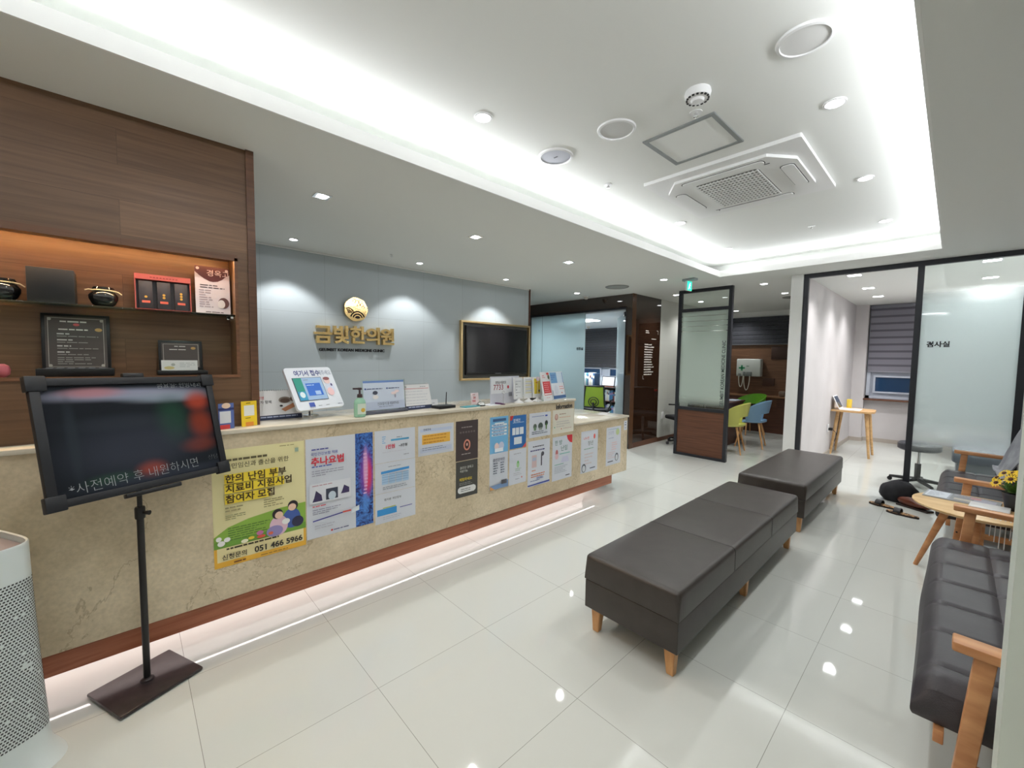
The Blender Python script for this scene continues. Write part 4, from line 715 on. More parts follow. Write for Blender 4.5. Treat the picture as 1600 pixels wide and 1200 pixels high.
for p, q in (((0, y0, z0), (.05, y1, z0+f)), ((0, y0, z1-f), (.05, y1, z1)), ((0, y0, z0+f), (.05, y0+f, z1-f)), ((0, y1-f, z0+f), (.05, y1, z1-f))): mb.b2(p, q, goldf_m, .003)
mb.obj('gold_frame', t)
MB().b2((0, y0+f, z0+f), (.006, y1-f, z1-f), mat('recess_grey', srgb(86, 88, 84), .3)).obj('back_panel', t)
MB().b2((.006, 3.335, 1.215), (.045, 4.49, 1.885), black_m, .006).obj('housing', t)
MB().b2((.045, 3.352, 1.245), (.0465, 4.473, 1.868), screen_m).obj('screen', t)
mb = MB(); mb.b2((.046, 3.85, 1.225), (.048, 3.96, 1.235), ink(120, 120, 124)); mb.obj('front_label', t)

# ================================================================== NOTICE BOARD STAND
t = thing('notice_board', 'black chalk notice board on a pole with a flat black foot', 'notice board', (-2.346, .022, 0))
pl = noisy('dark_bronze_metal', srgb(40, 32, 34), srgb(52, 42, 44), ns=30, rough=.32)
mb = MB(); mb.box((0, 0, .012), (.27, .30, .016), pl, .006, rot=.40, smooth=False); mb.lathe([(.026, .02), (.024, .028), (.015, .034)], m=pl); mb.obj('base', t)
mb = MB(); mb.tube([(0, 0, .02), (0, 0, .78)], .0125, black_m, 14); mb.tube([(0, 0, .78), (0, 0, 1.10)], .009, black_m, 14); mb.obj('pole', t)
mb = MB(); mb.lathe([(.017, .745), (.018, .75), (.018, .79), (.016, .795)], m=black_m, n=16); mb.tube([(.01, .01, .77), (.028, .030, .77)], [.006, .010], black_m, 10); mb.obj('clamp_knob', t)
FB = Matrix.Translation((.046, .019, 1.121)) @ frame((0, 0, 0), .4922, .2609, -.0243)
w_, h = .315, .235
bf = mat('board_frame_black', srgb(20, 22, 28), .5)
mb = MB(); e = .029
for p, q in (((-w_, -h, -.012), (w_, -h+e, .010)), ((-w_, h-e, -.012), (w_, h, .010)), ((-w_, -h+e, -.012), (-w_+e, h-e, .010)), ((w_-e, -h+e, -.012), (w_, h-e, .010))): mb.b2(p, q, bf, .003)
for sx in (-1, 1):
    for sy in (-1, 1): mb.box((sx*(w_-.020), sy*(h-.020), .0), (.056, .056, .028), bf, .004)
mb.obj('board_frame', t, FB)
bm2 = mat('chalk_board_face', srgb(26, 30, 36), .75, spec=.15); nt = bm2.node_tree; L = nt.links; p_ = nt.nodes['Principled BSDF']
tc = N(nt, 'ShaderNodeTexCoord'); prev = None
for (cx, cy, sx, sy, col_, st) in ((-.02, .165, .27, .022, (150, 152, 172), .85), (.12, .145, .16, .022, (140, 150, 164), .8), (-.14, .175, .09, .018, (176, 120, 126), .8), (.235, .12, .05, .04, (170, 66, 44), .8), (.01, -.155, .05, .030, (150, 62, 42), .95), (.235, .01, .05, .06, (128, 52, 34), .9), (.21, -.085, .07, .03, (120, 52, 36), .7), (.12, .04, .06, .09, (34, 70, 52), .7), (-.12, -.165, .08, .02, (36, 66, 48), .8), (-.02, -.06, .22, .10, (58, 62, 74), .6), (-.06, .05, .16, .03, (50, 56, 64), .5), (-.22, .0, .018, .14, (44, 52, 58), .6), (.05, -.19, .25, .02, (52, 58, 70), .6)):
    mp = N(nt, 'ShaderNodeMapping', vector_type='TEXTURE'); mp.inputs['Location'].default_value = (cx, cy, 0); mp.inputs['Scale'].default_value = (sx*1.5, sy*1.6, 1); L.new(tc.outputs['Object'], mp.inputs[0])
    gr = N(nt, 'ShaderNodeTexGradient', gradient_type='SPHERICAL'); L.new(mp.outputs[0], gr.inputs[0])
    mr = N(nt, 'ShaderNodeMapRange', interpolation_type='SMOOTHSTEP'); mr.inputs[2].default_value = .8; mr.inputs[4].default_value = st; L.new(gr.outputs[0], mr.inputs[0])
    mx = N(nt, 'ShaderNodeMix', data_type='RGBA'); L.new(mr.outputs[0], mx.inputs[0]); mx.inputs[7].default_value = (*srgb(*col_), 1)
    if prev: L.new(prev.outputs[2], mx.inputs[6])
    else: mx.inputs[6].default_value = (*srgb(26, 30, 36), 1)
    prev = mx
L.new(prev.outputs[2], p_.inputs['Base Color'])
mb = MB(); mb.b2((-w_+.02, -h+.02, -.006), (w_-.02, h-.02, .002), bm2); o = mb.obj('board_face', t, FB); o['label'] = 'black board face smudged with grey, red and green chalk'
mb = MB(); ck = ink(150, 156, 158); mb.text('*사전예약 후 내원하시면', .048, T((-.255, -.196, .0026)) @ Matrix.Rotation(.03, 4, 'Z'), ck, off=-.0008, sx=.92); mb.text('금요일: 한방내과', .034, T((.08, .186, .0026)), ck, off=-.0006, sx=.8); mb.text('상담', .026, T((.235, -.165, .0026)), ck, off=-.0008)
mb.obj('chalk_writing', t, FB)
MB().box((0, h+.008, 0), (.075, .020, .02), black_m, .004).obj('clamp', t, FB); MB().box((.0, -h-.010, .004), (.20, .018, .024), black_m, .004).obj('ledge', t, FB); MB().box((0, -.10, -.025), (.06, .20, .03), black_m, .004).obj('bracket', t, FB)

# ================================================================== AIR PURIFIER
t = thing('air_purifier', 'tall white air purifier with a perforated body and flared foot', 'air purifier', (-2.20, -.462, 0), .5)
pm = mat('purifier_white', srgb(214, 222, 220), .4); H_ = .80
def ring_r(z):
    return .165+.025*(1-z/H_)**1.5+(.03*(1-z/.09)**2 if z < .09 else 0)
def sq(q, r, e=4.5): # rounded square section
    cx, sy = math.cos(q), math.sin(q); k = (abs(cx)**e+abs(sy)**e)**(-1/e); return r*cx*k, r*sy*k
zs = [0, .004, .012, .03, .06, .09, .14, .25, .4, .55, .7, .78, .795, .80]
mb = MB(); mb.grid(lambda u, v: (lambda z, q: (*sq(q, ring_r(z)*(.985 if z > .797 else 1)), z))(zs[int(round(v*13))], u*2*PI), 64, 13, pm, thick=.006); mb.obj('body', t)
mb = MB(); mb.prism([sq(i*2*PI/48, ring_r(.8)-.008) for i in range(48)], .765, .775, mat('purifier_top_grey', srgb(150, 142, 146), .35), smooth=True); mb.lathe([(.095, .775), (.10, .790), (.085, .796), (.078, .782)], m=mat('purifier_ring', srgb(128, 124, 130), .25)); mb.obj('top_vent', t)
MB().prism([sq(i*2*PI/48, .20) for i in range(48)], 0, .008, black_m, smooth=True).obj('foot', t)
mb = MB(); hol = mat('purifier_hole', (.03, .03, .033), .7)
for i in range(58):
    z = .13+i*.0095
    for j in range(132):
        q = (j+.5*(i % 2))*2*PI/132
        if rnd.random() < .03: continue
        r = ring_r(z)+.0006; A_ = Vector((*sq(q, r), z)); B_ = Vector((*sq(q+.030, r), z)); Cc = Vector((*sq(q+.030+.006, ring_r(z+.005)+.0006), z+.0052)); D_ = Vector((*sq(q+.006, ring_r(z+.005)+.0006), z+.0052))
        mb.poly([A_, B_, Cc, D_], hol)
mb.rec = False; mb.obj('perforations', t)
# ================================================================== BENCHES
def bench(label, cx, y0, ln, nleg, rz=0, wd=.515):
    t = thing('leather_bench', label, 'bench', (cx, y0, 0), rz, group=None)
    hw = wd/2
    MB().b2((-hw+.004, .004, .135), (hw-.004, ln-.004, .285), leather_m, .005, seg=3).obj('base_box', t)
    mb = MB(); k = max(1, round(ln/.66)) if nleg == 3 else 1; segs = 3 if nleg == 3 else 1
    def cush(u, v): return None
    n = segs; L_ = ln/n
    tb = bmesh.new(); bmesh.ops.create_cube(tb, size=1)
    for v in tb.verts: v.co = Vector((v.co.x*wd, v.co.y*ln, v.co.z*.135))
    bmesh.ops.bevel(tb, geom=tb.edges[:], offset=.026, segments=4, profile=.5, affect='EDGES')
    for i in range(1, 28): bmesh.ops.bisect_plane(tb, geom=tb.verts[:]+tb.edges[:]+tb.faces[:], plane_co=(0, -ln/2+ln*i/28, 0), plane_no=(0, 1, 0))
    for i in range(1, n):
        for dy in (-.006, 0, .006): bmesh.ops.bisect_plane(tb, geom=tb.verts[:]+tb.edges[:]+tb.faces[:], plane_co=(0, -ln/2+L_*i+dy, 0), plane_no=(0, 1, 0))
    for i in range(1, 8): bmesh.ops.bisect_plane(tb, geom=tb.verts[:]+tb.edges[:]+tb.faces[:], plane_co=(-hw+wd*i/8, 0, 0), plane_no=(1, 0, 0))
    for v in tb.verts:
        if v.co.z < -.035:
            if abs(v.co.x) > hw-.03: v.co.x = math.copysign(hw-(hw-abs(v.co.x))*.15, v.co.x)
            if abs(v.co.y) > ln/2-.03: v.co.y = math.copysign(ln/2-(ln/2-abs(v.co.y))*.15, v.co.y)
            v.co.z = -.0675+(v.co.z+.0675)*.15
        yy = v.co.y+ln/2; dist = min(abs(yy-L_*i) for i in range(0, n+1)); crown = .006*(1-(v.co.x/hw)**2)*min(1, dist/.12)
        if v.co.z > .03: v.co.z += crown
    mb.add(tb, leather_m, True, T((0, ln/2, .288+.0675))); cu = mb.obj('cushion', t)
    for i in range(1, n):
        y_ = L_*i; z0_, z1_, r_ = .292, .288+.135, .026; P_ = [(-hw, y_, z0_), (-hw, y_, z1_-r_)]+[(-hw+r_-r_*math.cos(q), y_, z1_-r_+r_*math.sin(q)) for q in (.4, .8, 1.2)]+[(-hw+r_, y_, z1_)]
        P_ += [(-p[0], p[1], p[2]) for p in P_[::-1]]; MB().tube(P_, .0016, mat('seam_dark', srgb(22, 19, 17), .6), 6).obj('seam', cu)
    for i in range(2 if nleg == 2 else 3):
        y = .055+(ln-.11)*i/(1 if nleg == 2 else 2)
        for sx in (-1, 1):
            mb = MB(); x0 = sx*(hw-.055)
            A_ = [(x0-.028, y-.024, .138), (x0+.028, y-.024, .138), (x0+.028, y+.024, .138), (x0-.028, y+.024, .138)]; xb = x0+sx*.004
            B_ = [(xb-.017, y-.017, 0), (xb+.017, y-.017, 0), (xb+.017, y+.017, 0), (xb-.017, y+.017, 0)]
            A_ = [mb.bm.verts.new(p) for p in A_]; B_ = [mb.bm.verts.new(p) for p in B_]
            fs = [mb.bm.faces.new(A_[::-1]), mb.bm.faces.new(B_)]+[mb.bm.faces.new((A_[j], B_[j], B_[(j+1) % 4], A_[(j+1) % 4])) for j in range(4)]
            mb._paint(fs, beech_m); bmesh.ops.bevel(mb.bm, geom=mb.bm.edges[:], offset=.003, segments=2, affect='EDGES'); mb.obj('leg', t)
    return t
bench('long dark brown leather bench on beech legs with three cushion panels', -1.027, 1.745, 2.03, 3)
bench('shorter dark brown leather bench end to end with the long one, nearer the glass front', -1.055, 4.11, 1.62, 2, rz=-.005, wd=.53)

# ================================================================== SOFAS
def sofa(label, y0, ln, nseat):
    """seat faces -X; local x from the front edge towards the wall, y along the seat"""
    t = thing('wood_arm_sofa', label, 'sofa', (-.035, y0, 0))
    hz = .43; th = .15
    def quilt(mb, x0, x1, ya, yb, zb, zt_, rot=None):
        nu, nv = 48, 124
        def pt(u, v):
            x = x0+(x1-x0)*u; y = ya+(yb-ya)*v
            ex = min(u, 1-u)*(x1-x0); ey = min(v, 1-v)*(yb-ya); e = min(1, ex/.05); f_ = min(1, ey/.05)
            z = zt_-.05*((1-e)**2)-.04*((1-f_)**2)
            gx = abs(((x-x0)/.22+.5) % 1-.5)*.22; gy = abs(((y-ya)/.265+.1) % 1-.5)*.265
            z -= .010*math.exp(-(gy/.009)**2)*min(e, f_)+.012*math.exp(-(gx/.010)**2)*(1 if ex > .1 else 0)*min(e, f_)*.6
            return (x, y, z)
        P = lambda u, v: rot @ Vector(pt(u, v)) if rot else pt(u, v)
        mb.grid(P, nu, nv, sofa_m)
        def side(u, v): # skirt down
            q = u*4; s_ = int(q) % 4; f_ = q-int(q)
            if q >= 4: s_, f_ = 3, 1
            uv = [(f_, 0), (1, f_), (1-f_, 1), (0, 1-f_)][s_]
            p = Vector(pt(*uv)); cx_, cy_ = (x0+x1)/2, (ya+yb)/2; bul = .018*math.sin(PI*min(1, v*1.0)); d_ = Vector((p.x-cx_, p.y-cy_, 0)).normalized()*bul
            p = Vector((p.x+d_.x, p.y+d_.y, p.z+(zb-p.z)*v)); return rot @ p if rot else p
        mb.grid(side, 160, 8, sofa_m)
        mb.poly([(rot @ Vector(q) if rot else q) for q in ((x0, ya, zb), (x1, ya, zb), (x1, yb, zb), (x0, yb, zb))], sofa_m)
    mb = MB(); quilt(mb, 0, .62, .09, ln-.09, hz-th, hz); mb.obj('seat_cushion', t)
    Rb = T((.58, 0, hz-.02)) @ Matrix.Rotation(-PI/2+.22, 4, 'Y')
    mb = MB(); quilt(mb, .0, .42, .09, ln-.09, -.02, .09, T((.60, 0, hz-.04)) @ Matrix.Rotation(-PI/2+.25, 4, 'Y')); mb.obj('back_cushion', t)
    mb = MB(); mb.b2((.05, .07, hz-th-.05), (.075, ln-.07, hz-th-.005), alder_m, .003); mb.b2((.56, .07, hz-th-.05), (.585, ln-.07, hz-th-.005), alder_m, .003)
    for i in range(5): mb.b2((.07, .2+i*(ln-.42)/4, hz-th-.03), (.57, .26+i*(ln-.42)/4, hz-th-.004), alder_m)
    mb.obj('seat_frame', t)
    for s_, yy in (('a', 0), ('b', ln-.07)):
        arm = MB()
        tb = bmesh.new(); bmesh.ops.create_cube(tb, size=1)
        arm.box((.375, yy+.035, .592), (.60, .068, .030), alder_m, .006, rot=Matrix.Rotation(.02, 3, 'Y'))
        a_ = arm.obj('armrest', t)
        lg = MB(); M2 = Matrix.Rotation(-.16, 3, 'Y'); lg.box((.125, yy+.035, .290), (.046, .034, .585), alder_m, .005, rot=Matrix.Rotation(.07, 3, 'Y')); lg.lathe([(.006, -.0180), (.006, -.0174)], (.11, yy+.035, .21), black_m, 12, axis='y'); lg.obj('leg', t)
        lg = MB(); lg.box((.60, yy+.035, .290), (.05, .034, .585), alder_m, .005, rot=Matrix.Rotation(-.10, 3, 'Y')); lg.obj('leg', t)
        st = MB(); st.b2((.11, yy+.022, .195), (.60, yy+.046, .235), alder_m, .004); st.obj('side_rail', t)
    return t
sofa('long charcoal leather sofa with wooden arms beside the pale wall end', 1.80, 1.83, 3)
sofa('charcoal leather sofa holding a crumpled grey jacket, its far arm by the frosted glass', 4.43, 1.50, 2)
# jacket
mb = MB(); jm = noisy('grey_cloth', srgb(120, 122, 128), srgb(170, 172, 178), ns=6, rough=.9, bump=.4, bs=90)
def jk(u, v):
    x = .29+.46*u+.02*math.sin(v*9); y = 5.15+.62*v+.03*math.sin(u*11)
    base = .45+.52*max(0, (x-.31))/.16*(.8+.2*math.sin(v*3)); nz = noise.noise(Vector((x*9, y*9, 1)))*.05+noise.noise(Vector((x*22, y*22, 4)))*.02
    fall = .10*max(0, 1-abs(v-.5)*2)
    return (x-.03*math.cos(v*12)*u, y, min(base, .98)+nz+fall+.02)
mb.grid(jk, 40, 44, jm, thick=.008)
tag(mb.obj('jacket'), 'crumpled pale grey jacket thrown over the back of the farther sofa', 'jacket')

# ================================================================== SIDE TABLE
t = thing('side_table', 'round pale wood side table with splayed tapered legs between the two sofas', 'table', (.165, 4.10, 0))
MB().lathe([(.30, .478), (.318, .486), (.325, .494), (.325, .500), (.320, .502)], m=bamboo_m, n=64).obj('tabletop', t)
for q in (PI*.97, PI*.47, -PI*.03, -PI*.53):
    MB().tube([(.14*math.cos(q), .14*math.sin(q), .480), (.285*math.cos(q), .285*math.sin(q), .0)], [.024, .013], alder_m, 16).obj('leg', t)
mb = MB(); mb.b2((-.15, -.02, .455), (.15, .02, .478), alder_m); mb.b2((-.02, -.15, .455), (.02, .15, .478), alder_m); mb.obj('crossbar', t)
ZS = .502
t = thing('magazine', 'magazine with a printed grey cover lying on the round table', 'magazine', (.10, 4.25, ZS), -.12)
MB().b2((-.20, -.105, 0), (.16, .105, .009), ink(170, 176, 184), .001).obj('pages', t)
mb = MB(); draw(mb, [('r', -.19, -.095, .11, .185, (222, 228, 236)), ('l', -.18, .07, .08, 9, .018, (170, 176, 190)), ('r', -.07, -.10, .225, .20, (146, 150, 156)), ('r', -.05, -.07, .08, .05, (196, 190, 176)), ('r', .04, -.06, .1, .12, (176, 176, 190)), ('l', -.06, .08, .2, 3, .016, (206, 206, 216)), ('r', .02, .02, .05, .05, (206, 150, 150))], z=.0092); mb.rec = False; mb.obj('cover_print', t)
t = thing('charging_hub', 'flat white charging box trailing many short white cables', 'charger', (.215, 4.075, ZS), -.10)
MB().b2((-.10, -.075, 0), (.075, .075, .024), wplastic_m, .003).obj('housing', t)
for i in range(8):
    x = -.055+i*.02; y = -.074
    MB().tube([(x, y, .012), (x+.012, y-.03, .012), (x+.03, y-.06-.01*(i % 3), .008), (x+.05, y-.10-.012*(i % 2), .006), (x+.062, y-.135, .004), (x+.066, y-.165-.01*(i % 3), -.03), (x+.064, y-.17-.01*(i % 3), -.10-.03*(i % 4))], .0022, wplastic_m, 6).obj('cable', t)
# potted flowers
t = thing('flower_pot', 'yellow daisies with dark centres in a black pot on the round table', 'potted flowers', (.325, 4.20, ZS))
MB().lathe([(.045, 0), (.052, .003), (.070, .11), (.074, .115), (.068, .115)], m=mat('dark_pot', srgb(38, 34, 34), .4), n=28).obj('pot', t)
mb = MB(); gr = noisy('leaf_green', srgb(54, 92, 34), srgb(90, 132, 52), ns=12, rough=.6)
for i in range(70):
    q = rnd.uniform(0, 2*PI); el = rnd.uniform(.15, 1.3); r = rnd.uniform(.06, .13); c0 = Vector((.03*math.cos(q), .03*math.sin(q), .11)); d_ = Vector((math.cos(q)*math.cos(el), math.sin(q)*math.cos(el), math.sin(el)*.9)); s_ = Vector((-math.sin(q), math.cos(q), .2))*.012
    p1 = c0+d_*r*.6; p2 = c0+d_*r
    mb.poly([c0+s_*.3, p1+s_, p2, p1-s_, c0-s_*.3], gr)
mb.obj('foliage', t)
ym = mat('yellow_petal', srgb(246, 206, 30), .6); ct = mat('dark_centre', srgb(84, 44, 20), .8)
for i in range(15):
    q = i*2.4; rr = .10*math.sqrt(i/15); z_ = .25-.09*(rr/.10)**2+rnd.uniform(-.01, .01); ax = Vector((math.cos(q)*rr*8-.35, math.sin(q)*rr*8-.35, .9)).normalized()
    Mf = T((math.cos(q)*rr*1.25, math.sin(q)*rr*1.25, z_)) @ ax.to_track_quat('Z', 'Y').to_matrix().to_4x4()
    mb = MB(); mb.rec = False
    for j in range(13):
        a_ = j*2*PI/13+rnd.uniform(-.05, .05); R_ = .036+rnd.uniform(-.003, .003)
        pts = [(.008*math.cos(a_), .008*math.sin(a_), .003), (R_*.7*math.cos(a_-.2), R_*.7*math.sin(a_-.2), .008), (R_*math.cos(a_), R_*math.sin(a_), .004), (R_*.7*math.cos(a_+.2), R_*.7*math.sin(a_+.2), .008)]
        mb.poly([Mf @ Vector(p) for p in pts], ym)
    fl = mb.obj('flower', t); mb = MB(); mb.lathe([(.010, .004), (.012, .008), (.008, .012)], m=ct, n=12); mb.bm.transform(Mf); mb.obj('flower_centre', fl)
# thick grey charging cable looping to the floor
tag(MB().tube([(.54, 3.80, .60), (.45, 3.62, .655), (.40, 3.45, .62), (.30, 3.33, .48), (.26, 3.30, .435), (.27, 3.34, .442), (.36, 3.42, .52), (.46, 3.50, .60), (.55, 3.60, .65)], .006, wplastic_m, 8).obj('cable'), 'white cord looping over the near sofa arm', 'cable')

# ================================================================== BAG AND SHOES BY THE DOOR POST
t = thing('shoulder_bag', 'black soft bag slumped on the floor at the dark door post', 'bag', (-.33, 5.90, 0), .2)
bk = noisy('black_cloth', srgb(20, 20, 24), srgb(34, 34, 40), ns=10, rough=.8, bump=.4, bs=80)
mb = MB(); tb = bmesh.new(); bmesh.ops.create_uvsphere(tb, u_segments=28, v_segments=16, radius=1)
for v in tb.verts:
    k = 1+.10*noise.noise(v.co*2.2); v.co = Vector((v.co.x*.155*k, v.co.y*.10*k, max(0, .09+v.co.z*.13*k)))
mb.add(tb, bk, True); mb.obj('bag_body', t)
MB().tube([(-.12+.26*(i/16), -.02, .13+.055*math.sin(i*PI/16)) for i in range(17)], .009, bk, 8).obj('strap', t)
t = thing('clog', 'brown leather clog lying on its side against the black bag', 'shoe', (-.20, 5.72, 0), -.5)
br = mat('brown_leather', srgb(96, 48, 32), .35)
mb = MB(); tb = bmesh.new(); bmesh.ops.create_uvsphere(tb, u_segments=24, v_segments=14, radius=1)
for v in tb.verts: v.co = Vector((v.co.x*.15, v.co.y*(.045 if v.co.x < 0 else .055), .052+v.co.z*.045*(1.15 if v.co.x < 0 else .8)))
mb.add(tb, br, True); mb.obj('upper', t)
MB().b2((-.135, -.05, 0), (.135, .05, .016), mat('dark_sole', srgb(40, 26, 22), .6), .007).obj('sole', t)
lm = noisy('leopard_print', srgb(50, 32, 20), srgb(196, 150, 96), ns=55, rough=.7, ramp=(.46, .52))
for i, (x, y, rz_, lab) in enumerate(((-.42, 5.56, -.30, 'leopard print sandal with a black strap, toe toward the benches'), (-.27, 5.38, -.22, 'leopard print sandal partly tucked behind its pair'))):
    t = thing('sandal', lab, 'shoe', (x, y, 0), rz_)
    def foot(k): return [(.118*math.cos(a_)*(1 if math.cos(a_) < 0 else 1.05), (.036+.010*(math.cos(a_) < -.1))*math.sin(a_)) for a_ in [j*PI/14 for j in range(28)]]
    MB().prism(foot(1), 0, .016, mat('dark_sole', srgb(40, 26, 22), .6), smooth=True).obj('sole', t)
    mb = MB(); mb.prism([(p[0]*.97, p[1]*.95) for p in foot(1)], .016, .020, lm, smooth=True); mb.obj('footbed', t)
    MB().grid(lambda u, v: (-.055+.05*v, .044*math.cos(u*PI), .020+.042*math.sin(u*PI)), 14, 3, mat('black_strap', srgb(26, 24, 28), .5), thick=.004).obj('strap', t)

# ================================================================== DESK ROOM BEHIND THE SCREEN
t = thing('counselling_desk', 'dark walnut desk behind the free standing screen', 'desk', (-3.3, 7.45, 0))
MB().b2((0, 0, .715), (.72, .80, .745), deskwood_m, .003).obj('desktop', t)
MB().b2((.67, .03, 0), (.70, .77, .715), deskwood_m).obj('side_panel', t); MB().b2((.03, .03, 0), (.06, .77, .715), deskwood_m).obj('side_panel', t); MB().b2((.06, .70, .15), (.67, .73, .715), deskwood_m).obj('modesty_panel', t)
t = thing('document_tray', 'dark grey document tray on the desk, seen through the frosted screen', 'tray', (-3.05, 7.62, .745))
mb = MB(); 
for z in (0, .07): mb.b2((-.17, -.12, z), (.17, .12, z+.006), mat('tray_grey', srgb(62, 66, 76), .4)); 
for sx in (-1, 1): mb.b2((sx*.17-.004, -.12, 0), (sx*.17+.004, .12, .13), mat('tray_grey', srgb(62, 66, 76), .4))
mb.b2((-.17, -.124, 0), (.17, -.118, .10), mat('tray_grey', srgb(62, 66, 76), .4)); mb.obj('tray_body', t)
tag(MB().b2((-3.14, 7.54, .821), (-2.92, 7.70, .832), ink(216, 150, 146), .001).obj('folder'), 'pink folder lying in the document tray', 'folder')
tag(MB().box((-3.10, 7.60, .852), (.09, .06, .040), ink(206, 40, 46), .012).obj('tape_dispenser'), 'small bright red object resting on the pink folder', 'stationery')
tag(MB().b2((-2.76, 7.80, .745), (-2.60, 8.1, .758), ink(170, 182, 194), .001).obj('papers'), 'pale blue grey papers on the outer corner of the desk', 'papers')
tag(MB().b2((-2.84, 7.60, .745), (-2.70, 7.82, .752), paper_m, .001).obj('papers'), 'white papers beside the document tray', 'papers')

def shell_chair(label, col, loc, rz, wide=1.0):
    """moulded shell chair on wooden legs, facing +Y locally"""
    t = thing('shell_chair', label, 'chair', (*loc, 0), rz)
    m = mat('shell_'+label.split()[0]+label.split()[1], col, .35)
    mb = MB()
    def seat(u, v):
        a_ = u*2*PI; r = v*.225*(1-.10*math.sin(a_*2)**2*.3); x, y = r*math.cos(a_)*1.02, r*math.sin(a_)
        return (x*wide, y, .435-.022*(1-(v)**2)+.03*max(0, v-.8)*5*(1 if math.sin(a_) < .4 else -.6)*.5)
    mb.grid(lambda u, v: seat(1-u, .02+.98*v), 40, 8, m, thick=.008)
    def back(u, v):
        a_ = -PI/2+(u-.5)*PI*1.18; k = abs(u-.5)*2; top = .80-.16*k**2.2; bot = .44+.0*k; z = bot+(top-bot)*v
        r = .225+.035*v-.01*k; return (r*math.cos(a_)*1.02*wide, r*math.sin(a_)-.03*v*(1-k), z)
    mb.grid(back, 36, 12, m, thick=.008, skip=lambda i, j: 10 <= i < 26 and 1 <= j < 5)
    mb.obj('shell', t)
    for sx in (-1, 1):
        for sy in (-1, 1):
            lg = MB().tube([(sx*.12, sy*.12, .415), (sx*.215, sy*.205, 0)], [.016, .010], beech_m, 12).obj('leg', t)
    mb = MB(); mb.tube([(-.12, -.12, .405), (.12, .12, .405)], .008, black_m, 6); mb.tube([(.12, -.12, .405), (-.12, .12, .405)], .008, black_m, 6); mb.obj('under_frame', t)
    return t
shell_chair('pale yellow moulded chair with cut-out back, first beside the dark desk', srgb(206, 208, 110), (-2.42, 7.05), 1.75)
shell_chair('light blue moulded chair behind the yellow one', srgb(120, 156, 186), (-2.33, 7.80), 1.75)
shell_chair('bright green moulded chair with wide arms at the far wall counter', srgb(96, 160, 34), (-2.78, 9.12), 2.5, wide=1.22)

def office_chair(label, loc, rz, backcol, mesh_m, hb=.92):
    t = thing('office_chair', label, 'chair', (*loc, 0), rz)
    mb = MB(); 
    for j in range(5):
        q = j*2*PI/5+.3; mb.tube([(0, 0, .085), (.29*math.cos(q), .29*math.sin(q), .062)], [.026, .014], black_m, 8)
    mb.lathe([(.03, .06), (.03, .11)], m=black_m); mb.obj('star_base', t)
    for j in range(5):
        q = j*2*PI/5+.3; MB().lathe([(.012, -.02), (.026, -.016), (.026, .016), (.012, .02)], (.30*math.cos(q), .30*math.sin(q), .026), mat('caster_grey', srgb(60, 60, 64), .3), 16, axis='y').obj('caster', t)
    MB().tube([(0, 0, .10), (0, 0, .42)], .024, gplastic_m, 14).obj('gas_lift', t)
    MB().box((0, 0, .455), (.48, .46, .07), mat('black_fabric', srgb(28, 28, 32), .8), .03, seg=4).obj('seat', t)
    def bk_(u, v): x = (u-.5)*.42*(1-.15*v); return (x, -.235-.05*math.sin(v*PI)*.4-.10*(1-(2*u-1)**2)*.35+.03, .52+(hb-.52)*v)
    MB().grid(bk_, 12, 10, mesh_m, thick=.006).obj('back_mesh', t)
    mb = MB(); pts = [bk_(0, v/8) for v in range(9)]+[bk_(u/8, 1) for u in range(1, 9)]+[bk_(1, 1-v/8) for v in range(1, 9)]+[bk_(1-u/8, 0) for u in range(1, 9)]; mb.tube(pts, .016, black_m, 8)
    mb.tube([(0, -.18, .42), (0, -.27, .50), (0, -.29, .62)], .018, black_m, 8)
    for r_ in (.10, .055): mb.tube([((r_*1.0)*math.cos(a_), -.262, .63+r_*.9*math.sin(a_)) for a_ in [k*PI/8 for k in range(17)]], .008, black_m, 6)
    mb.obj('back_frame', t)
    for sx in (-1, 1): MB().tube([(sx*.22, -.05, .45), (sx*.28, -.05, .56), (sx*.28, -.08, .65), (sx*.28, .12, .66)], .014, black_m, 8).obj('arm', t)
    return t
gm = mat('lime_mesh', srgb(150, 174, 52), .8)
office_chair('black office chair with a lime green mesh back in the consultation room', (-4.80, 6.80), .35, None, gm, hb=.93)
office_chair('black office chair mostly hidden behind the free standing screen', (-3.16, 7.05), 2.6, None, mat('black_mesh', srgb(30, 30, 34), .8))
# far wall: panelling, counter, blind, massage unit
t = thing('wall_panelling', 'brown wood panelling over the low far counter', 'panelling', (0, 9.83, 0))
MB().b2((-3.55, 0, .74), (-1.41, .02, 1.80), planks('brown_panelling', srgb(96, 66, 46), srgb(128, 92, 66), 0, .38, .9, .4)).obj('panel', t)
t = thing('wall_counter', 'low brown counter along the far wall', 'counter', (0, 9.50, 0))
MB().b2((-3.55, -.01, .715), (-1.41, .33, .745), planks('counter_wood', srgb(112, 78, 54), srgb(140, 102, 72), 0, .5, 2, .35), .002).obj('counter_top', t)
MB().b2((-3.55, .02, 0), (-1.41, .33, .715), deskwood_m).obj('counter_front', t)
t = thing('roller_blind', 'dark charcoal roman blind above the far brown panelling', 'blind', (0, 9.79, 0))
mb = MB(); bl = noisy('charcoal_blind', srgb(52, 54, 60), srgb(62, 64, 70), ns=30, rough=.85)
for i in range(6): mb.b2((-3.52, .0+.006*(i % 2), 1.82+i*.095), (-1.43, .02+.006*(i % 2), 1.912+i*.095), bl, .004)
mb.obj('fabric', t); MB().b2((-3.52, -.005, 1.80), (-1.43, .025, 1.82), ink(90, 92, 96), .003).obj('bottom_bar', t)
t = thing('therapy_unit', 'white wall mounted therapy unit with a green cross and two hanging hoses', 'medical device', (-3.23, 9.66, 1.10))
